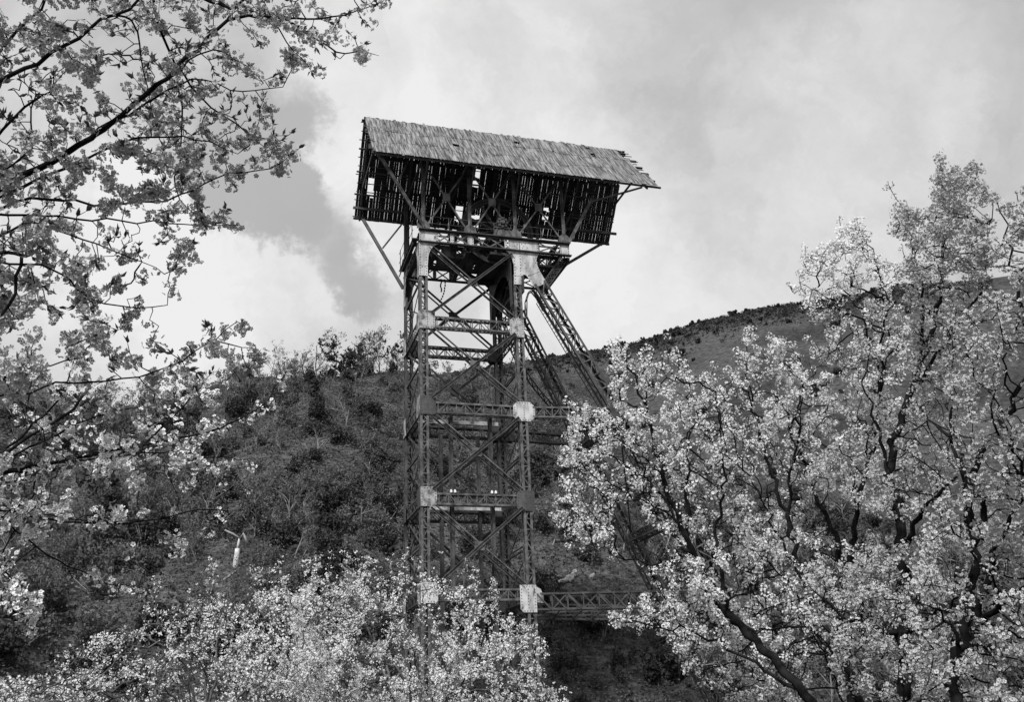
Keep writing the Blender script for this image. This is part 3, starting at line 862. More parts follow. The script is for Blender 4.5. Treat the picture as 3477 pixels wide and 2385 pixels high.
for a, b, vv, zz in ((-4.2, 0.1, -1.4, 39.2), (-4.2, .1, -.2, 40.6), (-4.2, .2, 7.0, 38.9), (10.9, 18.3, 6.6, 38.8)):
    mb = MB(); mb.bar((a, vv, zz), (b, vv, zz), .14, .2); hpart(mb, 'wall_plate', [M['timber']])
# handrails
mb = MB()
for u in (1.9, 3.62, 5.35, 7.1, 9.0, 10.95): mb.bar((u, -.3, ZT1), (u, -.3, ZT1 + 1.12), .04, .04, EV)
for u in (9.0, 1.9): mb.bar((u + .05, -.3, ZT1 + .55), (u + .22, -.25, ZT1 + 1.1), .03, .03, EV)
for z in (.55, 1.1): mb.tube([(-.2, -.31, ZT1 + z), (11.1, -.31, ZT1 + z)], .017, 5)
hpart(mb, 'handrail', [M['steel_mid']])
mb = MB()
for i, v in enumerate((.3, 1.9, 3.5, 5.1)): mb.bar((-.72, v, 32.4), (-.72, v, 34.5), .05, .05)
for z in (33.6, 34.4): mb.tube([(-.72, -.1, z), (-.72, DD + .1, z)], .02, 5)
mb.box((-.75, -.1, 32.86), (-.34, DD, 32.92)); mb.box((-.75, -.1, 32.4), (-.7, DD, 32.5))
hpart(mb, 'side_walkway', [M['steel_dark']])

# ================================================================== plants: shared tools
def rot_mats(n, up=None, tilt=math.pi):
    """random rotations; when up is given (n,3) the local z axis points along it with a random spin"""
    if up is None:
        q = rng.normal(size=(n, 4)); q /= np.linalg.norm(q, axis=1)[:, None]
        w, x, y, z = q.T
        return np.stack([np.stack([1 - 2 * (y * y + z * z), 2 * (x * y - z * w), 2 * (x * z + y * w)], -1),
                         np.stack([2 * (x * y + z * w), 1 - 2 * (x * x + z * z), 2 * (y * z - x * w)], -1),
                         np.stack([2 * (x * z - y * w), 2 * (y * z + x * w), 1 - 2 * (x * x + y * y)], -1)], 1)
    z = up / (np.linalg.norm(up, axis=1)[:, None] + 1e-9); a = rng.normal(size=(n, 3)); x = np.cross(a, z); x /= np.linalg.norm(x, axis=1)[:, None] + 1e-9
    y = np.cross(z, x); return np.stack([x, y, z], -1)


def instance(tv, tq, pos, rot, scl):
    """copies of a template (vertices tv, quads tq) -> one vertex and one quad array"""
    n = len(pos); V = np.einsum('nij,kj->nki', rot, tv) * np.asarray(scl)[:, None, None] + pos[:, None]
    Q = tq[None] + (np.arange(n) * len(tv))[:, None, None]
    return V.reshape(-1, 3), Q.reshape(-1, 4)


def flower_template(r=.016, cup=.35):
    V = []; Q = []; mi = []
    for i in range(5):
        a = i * 2 * math.pi / 5; d = np.array([math.cos(a), math.sin(a), 0]); t = np.array([-math.sin(a), math.cos(a), 0])
        b = len(V)
        V += [d * r * .12, d * r * .68 - t * r * .46 + np.array([0, 0, cup * r * .45]), d * r + np.array([0, 0, cup * r]), d * r * .68 + t * r * .46 + np.array([0, 0, cup * r * .45])]
        Q.append([b, b + 1, b + 2, b + 3]); mi.append(0)
    b = len(V); k = r * .20
    V += [np.array([-k, -k, r * .18]), np.array([k, -k, r * .18]), np.array([k, k, r * .18]), np.array([-k, k, r * .18])]
    Q.append([b, b + 1, b + 2, b + 3]); mi.append(1)
    return np.array(V), np.array(Q), np.array(mi)


def cluster_template(n, rad, fr, up_bias=0., flat=1.):
    fv, fq, fm = flower_template(fr)
    d = rng.normal(size=(n * 3, 3)); d /= np.linalg.norm(d, axis=1)[:, None]
    keep = [d[0]]
    for q in d[1:]:
        if len(keep) < n and min(np.linalg.norm(q - k) for k in keep) > 1.9 / math.sqrt(n): keep.append(q)
    d = np.array(keep); d[:, 2] = d[:, 2] * flat + up_bias; d /= np.linalg.norm(d, axis=1)[:, None]
    pos = d * rad * rng.uniform(.75, 1.1, (len(d), 1))
    V, Q = instance(fv, fq, pos, rot_mats(len(d), d + rng.normal(size=d.shape) * .35), rng.uniform(.85, 1.15, len(d)))
    return V, Q, np.tile(fm, len(d))


LEAFV = np.array([[0, 0, 0], [.42, -.15, .1], [1, 0, -.12], [.42, .15, .1]]); LEAFQ = np.array([[0, 1, 2, 3]])


def colonize(P, par, A, step, kill, infl, iters=90, wander=.25, rise=0.):
    """space colonisation: grow branches from nodes P towards attractors A"""
    P = [np.asarray(p, float) for p in P]; par = list(par); A = np.asarray(A, float)
    best = np.full(len(A), 1e9); bi = np.zeros(len(A), int); alive = np.ones(len(A), bool); start = 0
    for it in range(iters):
        new = np.array(P[start:])
        for c0 in range(0, len(new), 400):
            blk = new[c0:c0 + 400]; D = np.linalg.norm(A[:, None] - blk[None], axis=2); j = D.argmin(1); dm = D[np.arange(len(A)), j]
            up = dm < best; best[up] = dm[up]; bi[up] = j[up] + start + c0
        start = len(P)
        alive &= best > kill
        sel = alive & (best < infl)
        if not sel.any():
            if not alive.any() or it > 3: break
            sel = alive
        dirs = {}
        for a in np.nonzero(sel)[0]:
            k = bi[a]; d = A[a] - P[k]; dirs.setdefault(k, []).append(d / (np.linalg.norm(d) + 1e-9))
        for k, ds in dirs.items():
            d = np.sum(ds, 0); n = np.linalg.norm(d)
            if n < .2: d = ds[0]; n = 1
            d = d / n + rng.normal(size=3) * wander + np.array([0, 0, rise]); d /= np.linalg.norm(d)
            P.append(P[k] + d * step * rng.uniform(.8, 1.2)); par.append(k)
        if len(P) > 26000: break
    return np.array(P), np.array(par)


def limb_nodes(P, par, rad, pts, r0, r1, attach, step=.12, jitter=.012):
    """append a polyline (world points) as a chain of nodes; attach = parent node index or None for a root"""
    pts = np.asarray(pts, float); seg = np.linalg.norm(np.diff(pts, axis=0), axis=1); cum = np.concatenate([[0], np.cumsum(seg)]); n = max(2, int(cum[-1] / step))
    ids = []
    # smooth Catmull-like resampling
    tt = np.linspace(0, cum[-1], n + 1)
    Q = np.stack([np.interp(tt, cum, pts[:, i]) for i in range(3)], -1)
    for _ in range(2): Q[1:-1] = (Q[:-2] + 2 * Q[1:-1] + Q[2:]) / 4
    prev = attach
    for i, q in enumerate(Q):
        if i == 0 and attach is not None: continue
        P.append(q + (rng.normal(size=3) * jitter if 0 < i else 0)); par.append(-1 if prev is None else prev); rad.append(r0 + (r1 - r0) * i / n); prev = len(P) - 1; ids.append(prev)
    return ids


def nearest(P, q):
    A = np.array(P); return int(np.linalg.norm(A - np.asarray(q), axis=1).argmin())


def branch_mesh(P, par, minrad, tip=.0022, power=2.35, maxr=None):
    """pipe-model radii, then one tube per chain; returns (MB, radii, depth to tip)"""
    n = len(P); kids = [[] for _ in range(n)]
    for i, p in enumerate(par):
        if p >= 0: kids[p].append(i)
    order = []; st = [i for i in range(n) if par[i] < 0]
    while st:
        k = st.pop(); order.append(k); st += kids[k]
    r = np.zeros(n); dep = np.zeros(n, int)
    for k in reversed(order):
        if kids[k]: r[k] = sum(r[c] ** power for c in kids[k]) ** (1 / power); dep[k] = 1 + max(dep[c] for c in kids[k])
        else: r[k] = tip
        if maxr is not None: r[k] = min(r[k], maxr)
        if k < len(minrad): r[k] = minrad[k]
        else: r[k] = min(r[k], .022)
    mb = MB()
    main = {}
    for k in order:
        if kids[k]: main[k] = max(kids[k], key=lambda c: (r[c], dep[c]))
    for k in order:
        p = par[k]
        if p >= 0 and main.get(p) == k: continue
        ch = [k]; 
        while ch[-1] in main: ch.append(main[ch[-1]])
        pts = [P[i] for i in ch]; rr = [r[i] for i in ch]
        if p >= 0: pts = [P[p]] + pts; rr = [min(r[p], r[k] * 1.15)] + rr
        if len(pts) < 2: continue
        rr[-1] *= .6
        mx = max(rr); mb.tube(pts, rr, 3 if mx < .006 else 5 if mx < .02 else 8)
    return mb, r, dep


def scatter_blossom(P, par, sel, templates, jit, scl, off=.02):
    """one cluster on each selected node; all clusters in one mesh"""
    n = len(sel); d = P[sel] - P[np.maximum(par[sel], 0)]
    pos = P[sel] + rng.normal(size=(n, 3)) * jit; which = rng.integers(0, len(templates), n)
    Vs = []; Qs = []; Ms = []; base = 0
    for i, (tv, tq, tm) in enumerate(templates):
        w = np.nonzero(which == i)[0]
        if not len(w): continue
        V, Q = instance(tv, tq, pos[w], rot_mats(len(w)), rng.uniform(scl[0], scl[1], len(w)))
        Vs.append(V); Qs.append(Q + base); Ms.append(np.tile(tm, len(w))); base += len(V)
    return np.vstack(Vs), np.vstack(Qs), np.concatenate(Ms)


def leaf_tufts(P, par, sel, n_leaf, size, spread=.8):
    """pointed young leaves fanning from twig ends"""
    d = P[sel] - P[np.maximum(par[sel], 0)]; d /= np.linalg.norm(d, axis=1)[:, None] + 1e-9
    d = np.repeat(d, n_leaf, 0); p = np.repeat(P[sel], n_leaf, 0); k = len(p)
    a = d + rng.normal(size=(k, 3)) * spread + np.array([0, 0, .25]); a /= np.linalg.norm(a, axis=1)[:, None]
    b = np.cross(a, rng.normal(size=(k, 3))); b /= np.linalg.norm(b, axis=1)[:, None] + 1e-9; c = np.cross(a, b)
    V, Q = instance(LEAFV, LEAFQ, p, np.stack([a, b, c], -1), rng.uniform(size * .6, size * 1.25, k))
    return V, Q


def inside(poly, X, Y):
    poly = np.asarray(poly, float); r = np.zeros(len(X), bool); j = len(poly) - 1
    for i in range(len(poly)):
        xi, yi = poly[i]; xj, yj = poly[j]
        r ^= ((yi > Y) != (yj > Y)) & (X < (xj - xi) * (Y - yi) / (yj - yi + 1e-12) + xi); j = i
    return r


def attractors(poly, n, d0, d1, freq=.9, thr=.45):
    """points filling the volume of a crown, thinned by noise so that it has gaps"""
    poly = np.asarray(poly, float); lo, hi = poly.min(0), poly.max(0); out = []; c = 0
    while c < n:
        X = rng.uniform(lo[0], hi[0], n * 3); Y = rng.uniform(lo[1], hi[1], n * 3); k = inside(poly, X, Y); X, Y = X[k], Y[k]
        D = rng.uniform(d0, d1, len(X)); P = np.array([at(x, y, d) for x, y, d in zip(X, Y, D)])
        P = P[fbm(P * freq + 31.7, 3) + rng.normal(size=len(P)) * .06 > thr]; out.append(P); c += len(P)
    return np.vstack(out)[:n]


def path(pts): return [at(*p) for p in pts]


def plant_build(root, P, par, minrad, wood, blossom=None, leaves=None, tip=.0022, names=('trunk', 'blossom', 'leaves'), maxr=None, power=2.35):
    o = np.array(root.location)
    mb, r, dep = branch_mesh(P, par, minrad, tip, power, maxr)
    mb.build(names[0], wood, root, smooth=True, off=o)
    return r, dep


def mesh_part(name, V, Q, mi, mats, root):
    return link(name, raw_mesh(name, V - np.array(root.location), Q, None, mi, None, mats), None, root)

CL_RIGHT = [cluster_template(10, .046, .0155) for _ in range(6)] + [cluster_template(6, .040, .0155) for _ in range(5)]
CL_LEFT = [cluster_template(7, .036, .0175, -.25) for _ in range(6)] + [cluster_template(4, .026, .0175, -.3) for _ in range(3)]
CL_BUSH = [cluster_template(4, .026, .0135) for _ in range(5)] + [cluster_template(2, .016, .0135) for _ in range(4)]

# ================================================================== blossoming cherry trees on the right


def cherry(label, base, limbs, polys, n_cl, group, dens=.5, thr=.43, wood='bark', petal='petal', tmpl=CL_RIGHT, jit=.024, scl=(.6, 1.08), leaf_n=1, leaf_s=.032, leaf_frac=.25, name='cherry_tree', step=.10, kill=.12, infl=1.3, name_cat='tree', tip=.0040, dmax=9, jitter=.022, wander=.25):
    """limbs: list of (attach, points, r0, r1); attach None = the ground, else (limb index, fraction)"""
    root = empty(name, base); tag(root, label, name_cat, group)
    P, par, rad, ids = [], [], [], []
    for att, pts, r0, r1 in limbs:
        a = None
        if att is not None: a = ids[att[0]][min(len(ids[att[0]]) - 1, int(att[1] * len(ids[att[0]])))]
        pts = [np.asarray(q) for q in pts]
        if a is not None: pts = [P[a]] + pts
        ids.append(limb_nodes(P, par, rad, pts, r0, r1, a, step, jitter))
    A = np.vstack([attractors(pl, int(n * 1.7), d0, d1, 1.1, thr - .06) for pl, n, d0, d1 in polys])
    P, par = colonize(P, par, A, step, kill, infl, wander=wander, rise=.22)
    P = list(P); par = list(par); kid = set(par); ends = [i for i in range(len(rad), len(P)) if i not in kid]
    for k in rng.choice(ends, size=min(len(ends), 90), replace=False):        # straight spring shoots
        d = np.array([rng.normal() * .25, rng.normal() * .25, 1.]); q = P[k]; prev = k
        for _ in range(rng.integers(2, 5)):
            d = d + rng.normal(size=3) * .08; q = q + d / np.linalg.norm(d) * .07; P.append(q); par.append(prev); prev = len(P) - 1
    P = np.array(P); par = np.array(par)
    r, dep = plant_build(root, P, par, np.array(rad), M[wood], tip=tip)
    ok = np.nonzero((dep <= dmax) & (r < .019) & (par >= 0))[0]
    w = np.clip(fbm(P[ok] * 1.7 + 9, 2) - .22, .02, 1) * (1.0 + .6 * (dep[ok] < 5))
    sel = rng.choice(ok, size=int(n_cl * 1.55), p=w / w.sum(), replace=True)
    V, Q, mi = scatter_blossom(P, par, sel, tmpl, jit, scl)
    mesh_part('blossom', V, Q, mi, [M[petal], M['stamen']], root)
    tips = np.nonzero((dep <= 5) & (par >= 0))[0]; tips = tips[rng.random(len(tips)) < leaf_frac]
    if len(tips):
        V, Q = leaf_tufts(P, par, tips, 3, leaf_s); mesh_part('leaves', V, Q, None, [M['leaf']], root)
    return root


def ground_at(x, y, d):
    q = at(x, y, d); return np.array([q[0], q[1], float(terr(q[0], q[1]))])


GR = 'blossoming cherry trees on the right'


def dp(pts, d0, d1):
    """points of the photograph taken to distances running from d0 to d1"""
    n = len(pts); return [at(x, y, d0 + (d1 - d0) * i / max(1, n - 1)) for i, (x, y) in enumerate(pts)]


b = ground_at(1900, 1594, 9.6)
cherry('white cherry tree leaning left, its lowest sprays reaching in front of the steel backstays', b,
       [(None, [b] + dp([(1849, 1594), (1758, 1500), (1690, 1440), (1610, 1330), (1540, 1180), (1499, 1074), (1476, 956), (1440, 865), (1395, 778)], 9.8, 11.4), .062, .008),
        ((0, .42), dp([(1560, 1300), (1450, 1275), (1350, 1245), (1275, 1222)], 10.6, 11.2), .018, .004),
        ((0, .55), dp([(1480, 1150), (1400, 1110), (1330, 1072), (1268, 1045)], 10.9, 11.6), .02, .004),
        ((0, .3), dp([(1600, 1440), (1520, 1428), (1450, 1422), (1398, 1405)], 10.2, 10.6), .02, .004),
        ((0, .6), dp([(1560, 1010), (1590, 940), (1560, 880)], 11.0, 11.6), .02, .004),
        ((0, .62), dp([(1430, 1020), (1370, 960), (1320, 940)], 11.0, 11.8), .018, .004),
        ((0, .48), dp([(1620, 1200), (1650, 1100), (1640, 980), (1625, 880)], 10.5, 10.9), .024, .005)],
       [([(1385, 760), (1440, 850), (1480, 795), (1545, 785), (1575, 870), (1650, 880), (1665, 1000), (1650, 1200), (1570, 1330), (1505, 1210), (1410, 1150), (1390, 1255), (1340, 1262), (1262, 1230), (1250, 1130), (1300, 1085), (1255, 1025), (1300, 930), (1390, 920)], 520, 9.9, 12.2),
        ([(1480, 1300), (1640, 1240), (1660, 1420), (1560, 1500), (1480, 1440), (1390, 1430), (1375, 1395), (1480, 1390)], 130, 9.7, 11.2)], 1250, GR, thr=.42)

b = ground_at(1975, 1594, 11.2)
cherry('slender white cherry tree second from the leaning one, with a thin slanting dark stem', b,
       [(None, [b] + dp([(1960, 1594), (1880, 1440), (1835, 1355), (1797, 1215), (1777, 1143), (1763, 1095), (1730, 1000), (1700, 880), (1690, 790)], 11.2, 12.4), .06, .006),
        ((0, .35), dp([(1760, 1290), (1690, 1240), (1640, 1200)], 11.4, 11.8), .018, .004),
        ((0, .6), dp([(1800, 980), (1830, 880), (1800, 790)], 12, 12.4), .02, .005),
        ((0, .5), dp([(1700, 1080), (1640, 1030), (1590, 990)], 11.8, 12.4), .016, .004)],
       [([(1590, 880), (1650, 850), (1680, 760), (1745, 742), (1815, 770), (1845, 860), (1865, 1000), (1850, 1150), (1800, 1250), (1700, 1310), (1650, 1200), (1640, 1000)], 420, 11, 13.2),
        ([(1530, 1340), (1680, 1300), (1850, 1330), (1840, 1600), (1620, 1600), (1520, 1500)], 150, 10.4, 12.4)], 1250, GR, thr=.43)

b = ground_at(1940, 1640, 12.0)
cherry('white cherry tree with a straight dark trunk forking below the grassy hill', b,
       [(None, [b] + dp([(1936, 1640), (1920, 1472), (1911, 1349), (1899, 1225), (1885, 1185), (1861, 1150), (1825, 1050), (1805, 950), (1830, 860)], 12.0, 12.4), .075, .007),
        ((0, .5), dp([(1950, 1100), (1985, 1010), (1998, 932), (1990, 800), (1950, 700), (1900, 640), (1850, 580)], 12.2, 12.8), .04, .005),
        ((1, .55), dp([(2010, 690), (1990, 600), (1945, 505)], 12.3, 12.6), .018, .004),
        ((1, .75), dp([(1870, 690), (1830, 660), (1802, 655)], 12.4, 12.6), .012, .004),
        ((0, .25), dp([(1850, 1420), (1780, 1400), (1700, 1390)], 11.8, 11.6), .016, .004)],
       [([(1800, 648), (1840, 563), (1872, 612), (1935, 500), (1950, 495), (1992, 575), (2040, 610), (2065, 750), (2060, 900), (2040, 1050), (1960, 1150), (1870, 1150), (1840, 1000), (1855, 850), (1835, 740)], 560, 11.2, 13.8),
        ([(1650, 1230), (1880, 1200), (2030, 1230), (2030, 1500), (1850, 1520), (1660, 1480)], 110, 11, 13)], 1500, GR, thr=.43)

b = ground_at(2054, 1660, 10.2)
cherry('tallest white cherry tree, its top shoots standing against the sky above the ridge', b,
       [(None, [b] + dp([(2052, 1660), (2050, 1432), (2047, 1307), (2045, 1184), (2024, 1113), (2022, 1019), (2065, 900), (2110, 790), (2134, 672), (2138, 573), (2149, 513), (2163, 450), (2166, 395)], 10.2, 11.2), .085, .008),
        ((0, .33), dp([(1990, 1440), (1930, 1410), (1880, 1375), (1835, 1325)], 10, 10.2), .03, .005),
        ((0, .42), dp([(2110, 1140), (2160, 1100), (2190, 1050)], 10.0, 9.6), .035, .006),
        ((0, .72), dp([(2090, 600), (2060, 540), (2046, 465)], 10.9, 11.0), .018, .004),
        ((0, .65), dp([(2180, 720), (2220, 660), (2240, 560), (2252, 440)], 10.6, 10.4), .022, .004),
        ((0, .9), dp([(2200, 420), (2218, 388)], 11.0, 11.0), .008, .003),
        ((0, .33), dp([(2110, 1410), (2160, 1380), (2200, 1340)], 9.8, 9.4), .03, .006),
        ((0, .55), dp([(1990, 960), (1960, 870), (1970, 780)], 10.6, 10.8), .02, .004),
        ((0, .93), dp([(2140, 430), (2120, 410)], 11.0, 11.0), .008, .003)],
       [([(2045, 452), (2090, 540), (2122, 410), (2150, 400), (2170, 375), (2210, 378), (2205, 450), (2230, 540), (2245, 420), (2262, 430), (2250, 600), (2190, 760), (2160, 950), (2170, 1100), (2060, 1200), (1960, 1150), (2040, 1050), (2060, 900), (2060, 720), (2030, 560)], 640, 9.6, 11.8),
        ([(1850, 1230), (2040, 1260), (2140, 1230), (2160, 1600), (1900, 1600), (1840, 1420)], 200, 9.2, 10.8)], 2100, GR, thr=.42, petal='petal_shaded')

b = ground_at(2166, 1700, 7.6)
cherry('nearest white cherry tree at the frame edge with a thick black crooked trunk', b,
       [(None, [b] + dp([(2166, 1660), (2168, 1480), (2196, 1390), (2212, 1330), (2205, 1266), (2196, 1183), (2208, 1080), (2222, 1047), (2248, 1008), (2290, 950), (2330, 870), (2350, 760)], 7.7, 8.3), .056, .014),
        ((0, .64), dp([(2180, 1005), (2130, 965), (2085, 930)], 8.2, 8.6), .03, .005),
        ((0, .47), dp([(2260, 1220), (2300, 1165), (2345, 1100)], 7.9, 7.7), .032, .01),
        ((0, .63), dp([(2290, 1065), (2345, 1090), (2420, 1120)], 7.9, 7.7), .03, .01),
        ((0, .68), dp([(2160, 940), (2162, 850), (2158, 790), (2166, 730)], 8.4, 8.8), .018, .004),
        ((0, .38), dp([(2170, 1390), (2110, 1440), (2060, 1460)], 7.7, 7.6), .022, .004),
        ((0, .95), dp([(2300, 640), (2290, 560), (2262, 450)], 8.4, 8.6), .02, .004),
        ((0, .97), dp([(2360, 600), (2340, 480)], 8.3, 8.4), .02, .005),
        ((0, .42), dp([(2270, 1330), (2330, 1350), (2400, 1330)], 7.6, 7.4), .03, .01)],
       [([(2190, 760), (2215, 640), (2262, 430), (2324, 440), (2420, 400), (2440, 1000), (2440, 1620), (2180, 1594), (2260, 1500), (2230, 1380), (2120, 1400), (2060, 1340), (2080, 1200), (2170, 1100), (2150, 950)], 470, 7.0, 9.2),
        ([(2040, 1380), (2160, 1330), (2420, 1300), (2440, 1640), (2080, 1640)], 170, 7.0, 8.8)], 1450, GR, thr=.42, petal='petal_shaded')

# ================================================================== cherry branches reaching in from the left
root_l = np.array([-5.4, 5.3, 0]); root_l[2] = float(terr(*root_l[:2]))
TR = [root_l, root_l + (.1, 0, 1.2), root_l + (.35, .05, 2.6), root_l + (.55, .1, 4.0), root_l + (.6, .2, 5.4), root_l + (.7, .3, 6.6)]
LL = [(None, TR, .16, .05)]


def left(att, pts, d0, d1, r0, r1):
    P = dp(pts, d0, d1)
    if isinstance(att, float): LL.append(((0, att), P, r0, r1))
    else: LL.append((att, P, r0, r1))
    return len(LL) - 1


l1 = left(.62, [(-60, 462), (0, 432), (75, 390), (168, 340), (235, 298), (302, 239), (369, 180), (419, 134), (474, 92), (512, 46), (545, 8), (580, -60)], 6.2, 6.6, .034, .008)
l2 = left(.72, [(-60, 205), (0, 180), (63, 159), (126, 122), (176, 80), (235, 42), (294, 21), (340, -30)], 6.0, 6.3, .026, .007)
l3 = left(.7, [(-40, 150), (0, 117), (34, 80), (96, 17), (130, -40)], 5.8, 6.0, .02, .006)
l4 = left((l1, .93), [(330, -60), (352, 34), (369, 80), (390, 126), (405, 180), (413, 235), (417, 294), (413, 348), (413, 382)], 6.9, 7.0, .015, .004)
l5 = left((l2, .9), [(302, 25), (314, 92), (331, 155), (333, 201), (340, 235), (352, 268)], 6.5, 6.6, .008, .003)
l6 = left((l1, .42), [(285, 317), (348, 314), (411, 306), (482, 323), (541, 348)], 6.3, 6.4, .012, .003)
l7 = left(.57, [(-50, 500), (0, 474), (42, 447), (84, 444), (159, 457), (252, 463), (377, 455), (440, 436), (482, 403), (566, 390), (629, 382), (679, 335)], 6.2, 6.6, .017, .003)
l8 = left((l7, .25), [(84, 495), (143, 532), (189, 541), (294, 587), (356, 604)], 6.1, 6.2, .012, .003)
l9 = left((l7, .52), [(327, 503), (377, 507), (440, 509), (503, 516), (545, 511)], 6.4, 6.5, .008, .0025)
l10 = left((l4, .98), [(394, 398), (390, 436), (402, 457), (444, 495), (474, 507)], 6.9, 6.9, .006, .0025)
l11 = left((l1, .9), [(579, 29), (646, 40), (688, 63), (734, 105), (771, 126), (818, 113), (860, 126)], 6.7, 7.1, .011, .003)
left((l11, .35), [(700, 45), (734, 42), (797, 29), (868, 4)], 6.9, 7.1, .008, .003)
left((l11, .1), [(633, 50), (646, 96), (679, 138), (709, 159)], 6.8, 6.9, .007, .0025)
left((l1, .62), [(440, 170), (500, 190), (560, 215), (640, 195)], 6.5, 6.7, .008, .003)
left((l1, .68), [(480, 100), (540, 130), (600, 190)], 6.6, 6.8, .008, .003)
left((l4, .6), [(470, 240), (540, 290), (620, 330), (660, 300)], 6.9, 7.0, .008, .003)
left((l1, .12), [(90, 330), (60, 260), (86, 210)], 5.9, 5.8, .012, .004)
left((l3, .3), [(-20, 330), (30, 260), (88, 215)], 5.7, 5.7, .016, .006)
l13 = left(.36, [(-60, 1064), (0, 1067), (66, 1073), (128, 1069), (194, 1060), (256, 1040), (311, 1015), (349, 994), (388, 951), (423, 916), (447, 885), (466, 866)], 5.4, 6.2, .019, .004)
l14 = left((l13, .55), [(369, 1003), (427, 990), (493, 978), (544, 955), (602, 920), (629, 881), (645, 850)], 5.9, 6.3, .011, .003)
left((l13, .62), [(388, 1021), (419, 1032), (485, 1040), (563, 1044)], 5.9, 6.0, .006, .0025)
l16 = left(.42, [(-50, 1075), (0, 1040), (54, 994), (113, 966), (155, 943), (182, 912), (194, 889)], 5.3, 5.6, .017, .007)
left((l16, .7), [(233, 935), (322, 924)], 5.6, 5.7, .007, .003)
l17 = left(.45, [(-40, 905), (8, 897), (58, 891), (128, 873), (163, 866), (248, 862), (311, 858), (361, 842), (419, 815), (458, 788), (493, 768), (536, 730)], 5.4, 6.0, .012, .003)
left(.46, [(-40, 875), (0, 862), (58, 838), (124, 823), (186, 813)], 5.3, 5.5, .010, .004)
left((l16, .75), [(149, 897), (159, 838), (170, 790)], 5.6, 5.7, .008, .003)
left((l17, .95), [(520, 800), (565, 770), (575, 790)], 6.0, 6.0, .005, .0025)
left((l8, .1), [(60, 560), (40, 640), (20, 700), (-20, 760)], 5.8, 5.6, .014, .008)
left((l8, .3), [(120, 600), (200, 680), (290, 700), (380, 690)], 6.0, 6.1, .009, .003)
l18 = left(.3, [(-60, 1150), (65, 1169), (129, 1184), (229, 1192), (280, 1188), (345, 1182), (397, 1171), (453, 1156), (518, 1156)], 5.2, 5.7, .011, .003)
l19 = left(.28, [(-40, 1150), (4, 1173), (26, 1199), (65, 1229), (108, 1259), (151, 1285), (207, 1315), (267, 1328)], 5.1, 5.4, .010, .003)
left((l19, .2), [(-10, 1260), (40, 1330), (90, 1380)], 5.1, 5.2, .008, .003)
left((l18, .65), [(400, 1200), (405, 1225)], 5.6, 5.6, .004, .0022)

UL = [(-60, -60), (900, -60), (868, 130), (800, 118), (772, 155), (715, 172), (690, 110), (645, 190), (610, 230), (665, 300), (688, 350), (640, 405), (560, 435), (555, 525), (470, 545), (425, 600), (405, 665), (335, 725),
      (405, 765), (480, 740), (560, 700), (585, 765), (545, 830), (655, 840), (642, 950), (595, 1050), (585, 1190), (455, 1265), (300, 1345), (200, 1450), (-60, 1450)]


def to_px(Q):
    Q = np.asarray(Q); dd = Q @ FW; return (1738.5 + F_PX * (Q @ CR) / dd) / K, (1192.5 - F_PX * (Q @ CU) / dd) / K


def left_tree(label, base, limbs, n_att, polys, n_cl, petal, seed_thr):
    root = empty('cherry_tree', base); tag(root, label, 'tree', 'cherry boughs at the left edge')
    P, par, rad, ids = [], [], [], []
    for att, pts, r0, r1 in limbs:
        a = None if att is None else ids[att[0]][min(len(ids[att[0]]) - 1, int(att[1] * len(ids[att[0]])))]
        pts = list(pts) if a is None else [P[a]] + list(pts)
        ids.append(limb_nodes(P, par, rad, pts, r0, r1, a, .085, .007))
    NP0 = np.array(P); pr = [i for k in range(1, len(limbs)) for i in ids[k][int(len(ids[k]) * .12):]]
    A = NP0[rng.choice(pr, n_att)] + rng.normal(size=(n_att, 3)) * .15
    X, Y = to_px(A); A = A[inside(UL, X, Y)]
    A = np.vstack([A] + [attractors(pl, n, d0, d1, 1.7, .5) for pl, n, d0, d1 in polys]); A = A[fbm(A * 1.9 + 3, 2) > seed_thr]
    P, par = colonize(P, par, A, .06, .085, .5, 60, .3)
    r, dep = plant_build(root, P, par, np.array(rad), M['bark'], tip=.0030, power=3.1)
    ok = np.nonzero((dep <= 7) & (r < .0085) & (par >= 0))[0]
    w = np.clip(fbm(P[ok] * 2.6 + 4, 2) - .3, .01, 1) * (1 + .8 * (dep[ok] < 4)); sel = rng.choice(ok, size=n_cl, p=w / w.sum())
    V, Q, mi = scatter_blossom(P, par, sel, CL_LEFT, .018, (.8, 1.15)); V[:, 2] -= .012
    mesh_part('blossom', V, Q, mi, [M[petal], M['stamen']], root)
    tips = np.nonzero((dep <= 1) & (par >= 0))[0]; tips = tips[rng.random(len(tips)) < .9]
    V, Q = leaf_tufts(P, par, tips, 5, .052, .45); mesh_part('leaves', V, Q, None, [M['leaf']], root)


def subset(keep, trunk, far=1.):
    """the limbs in keep, renumbered onto their own trunk"""
    m = {0: 0}; out = [(None, trunk, .15, .05)]
    for k in keep:
        a, pts, r0, r1 = LL[k]; m[k] = len(out); out.append(((m[a[0]], a[1]), [q * far for q in pts], r0 * far, r1 * far))
    return out


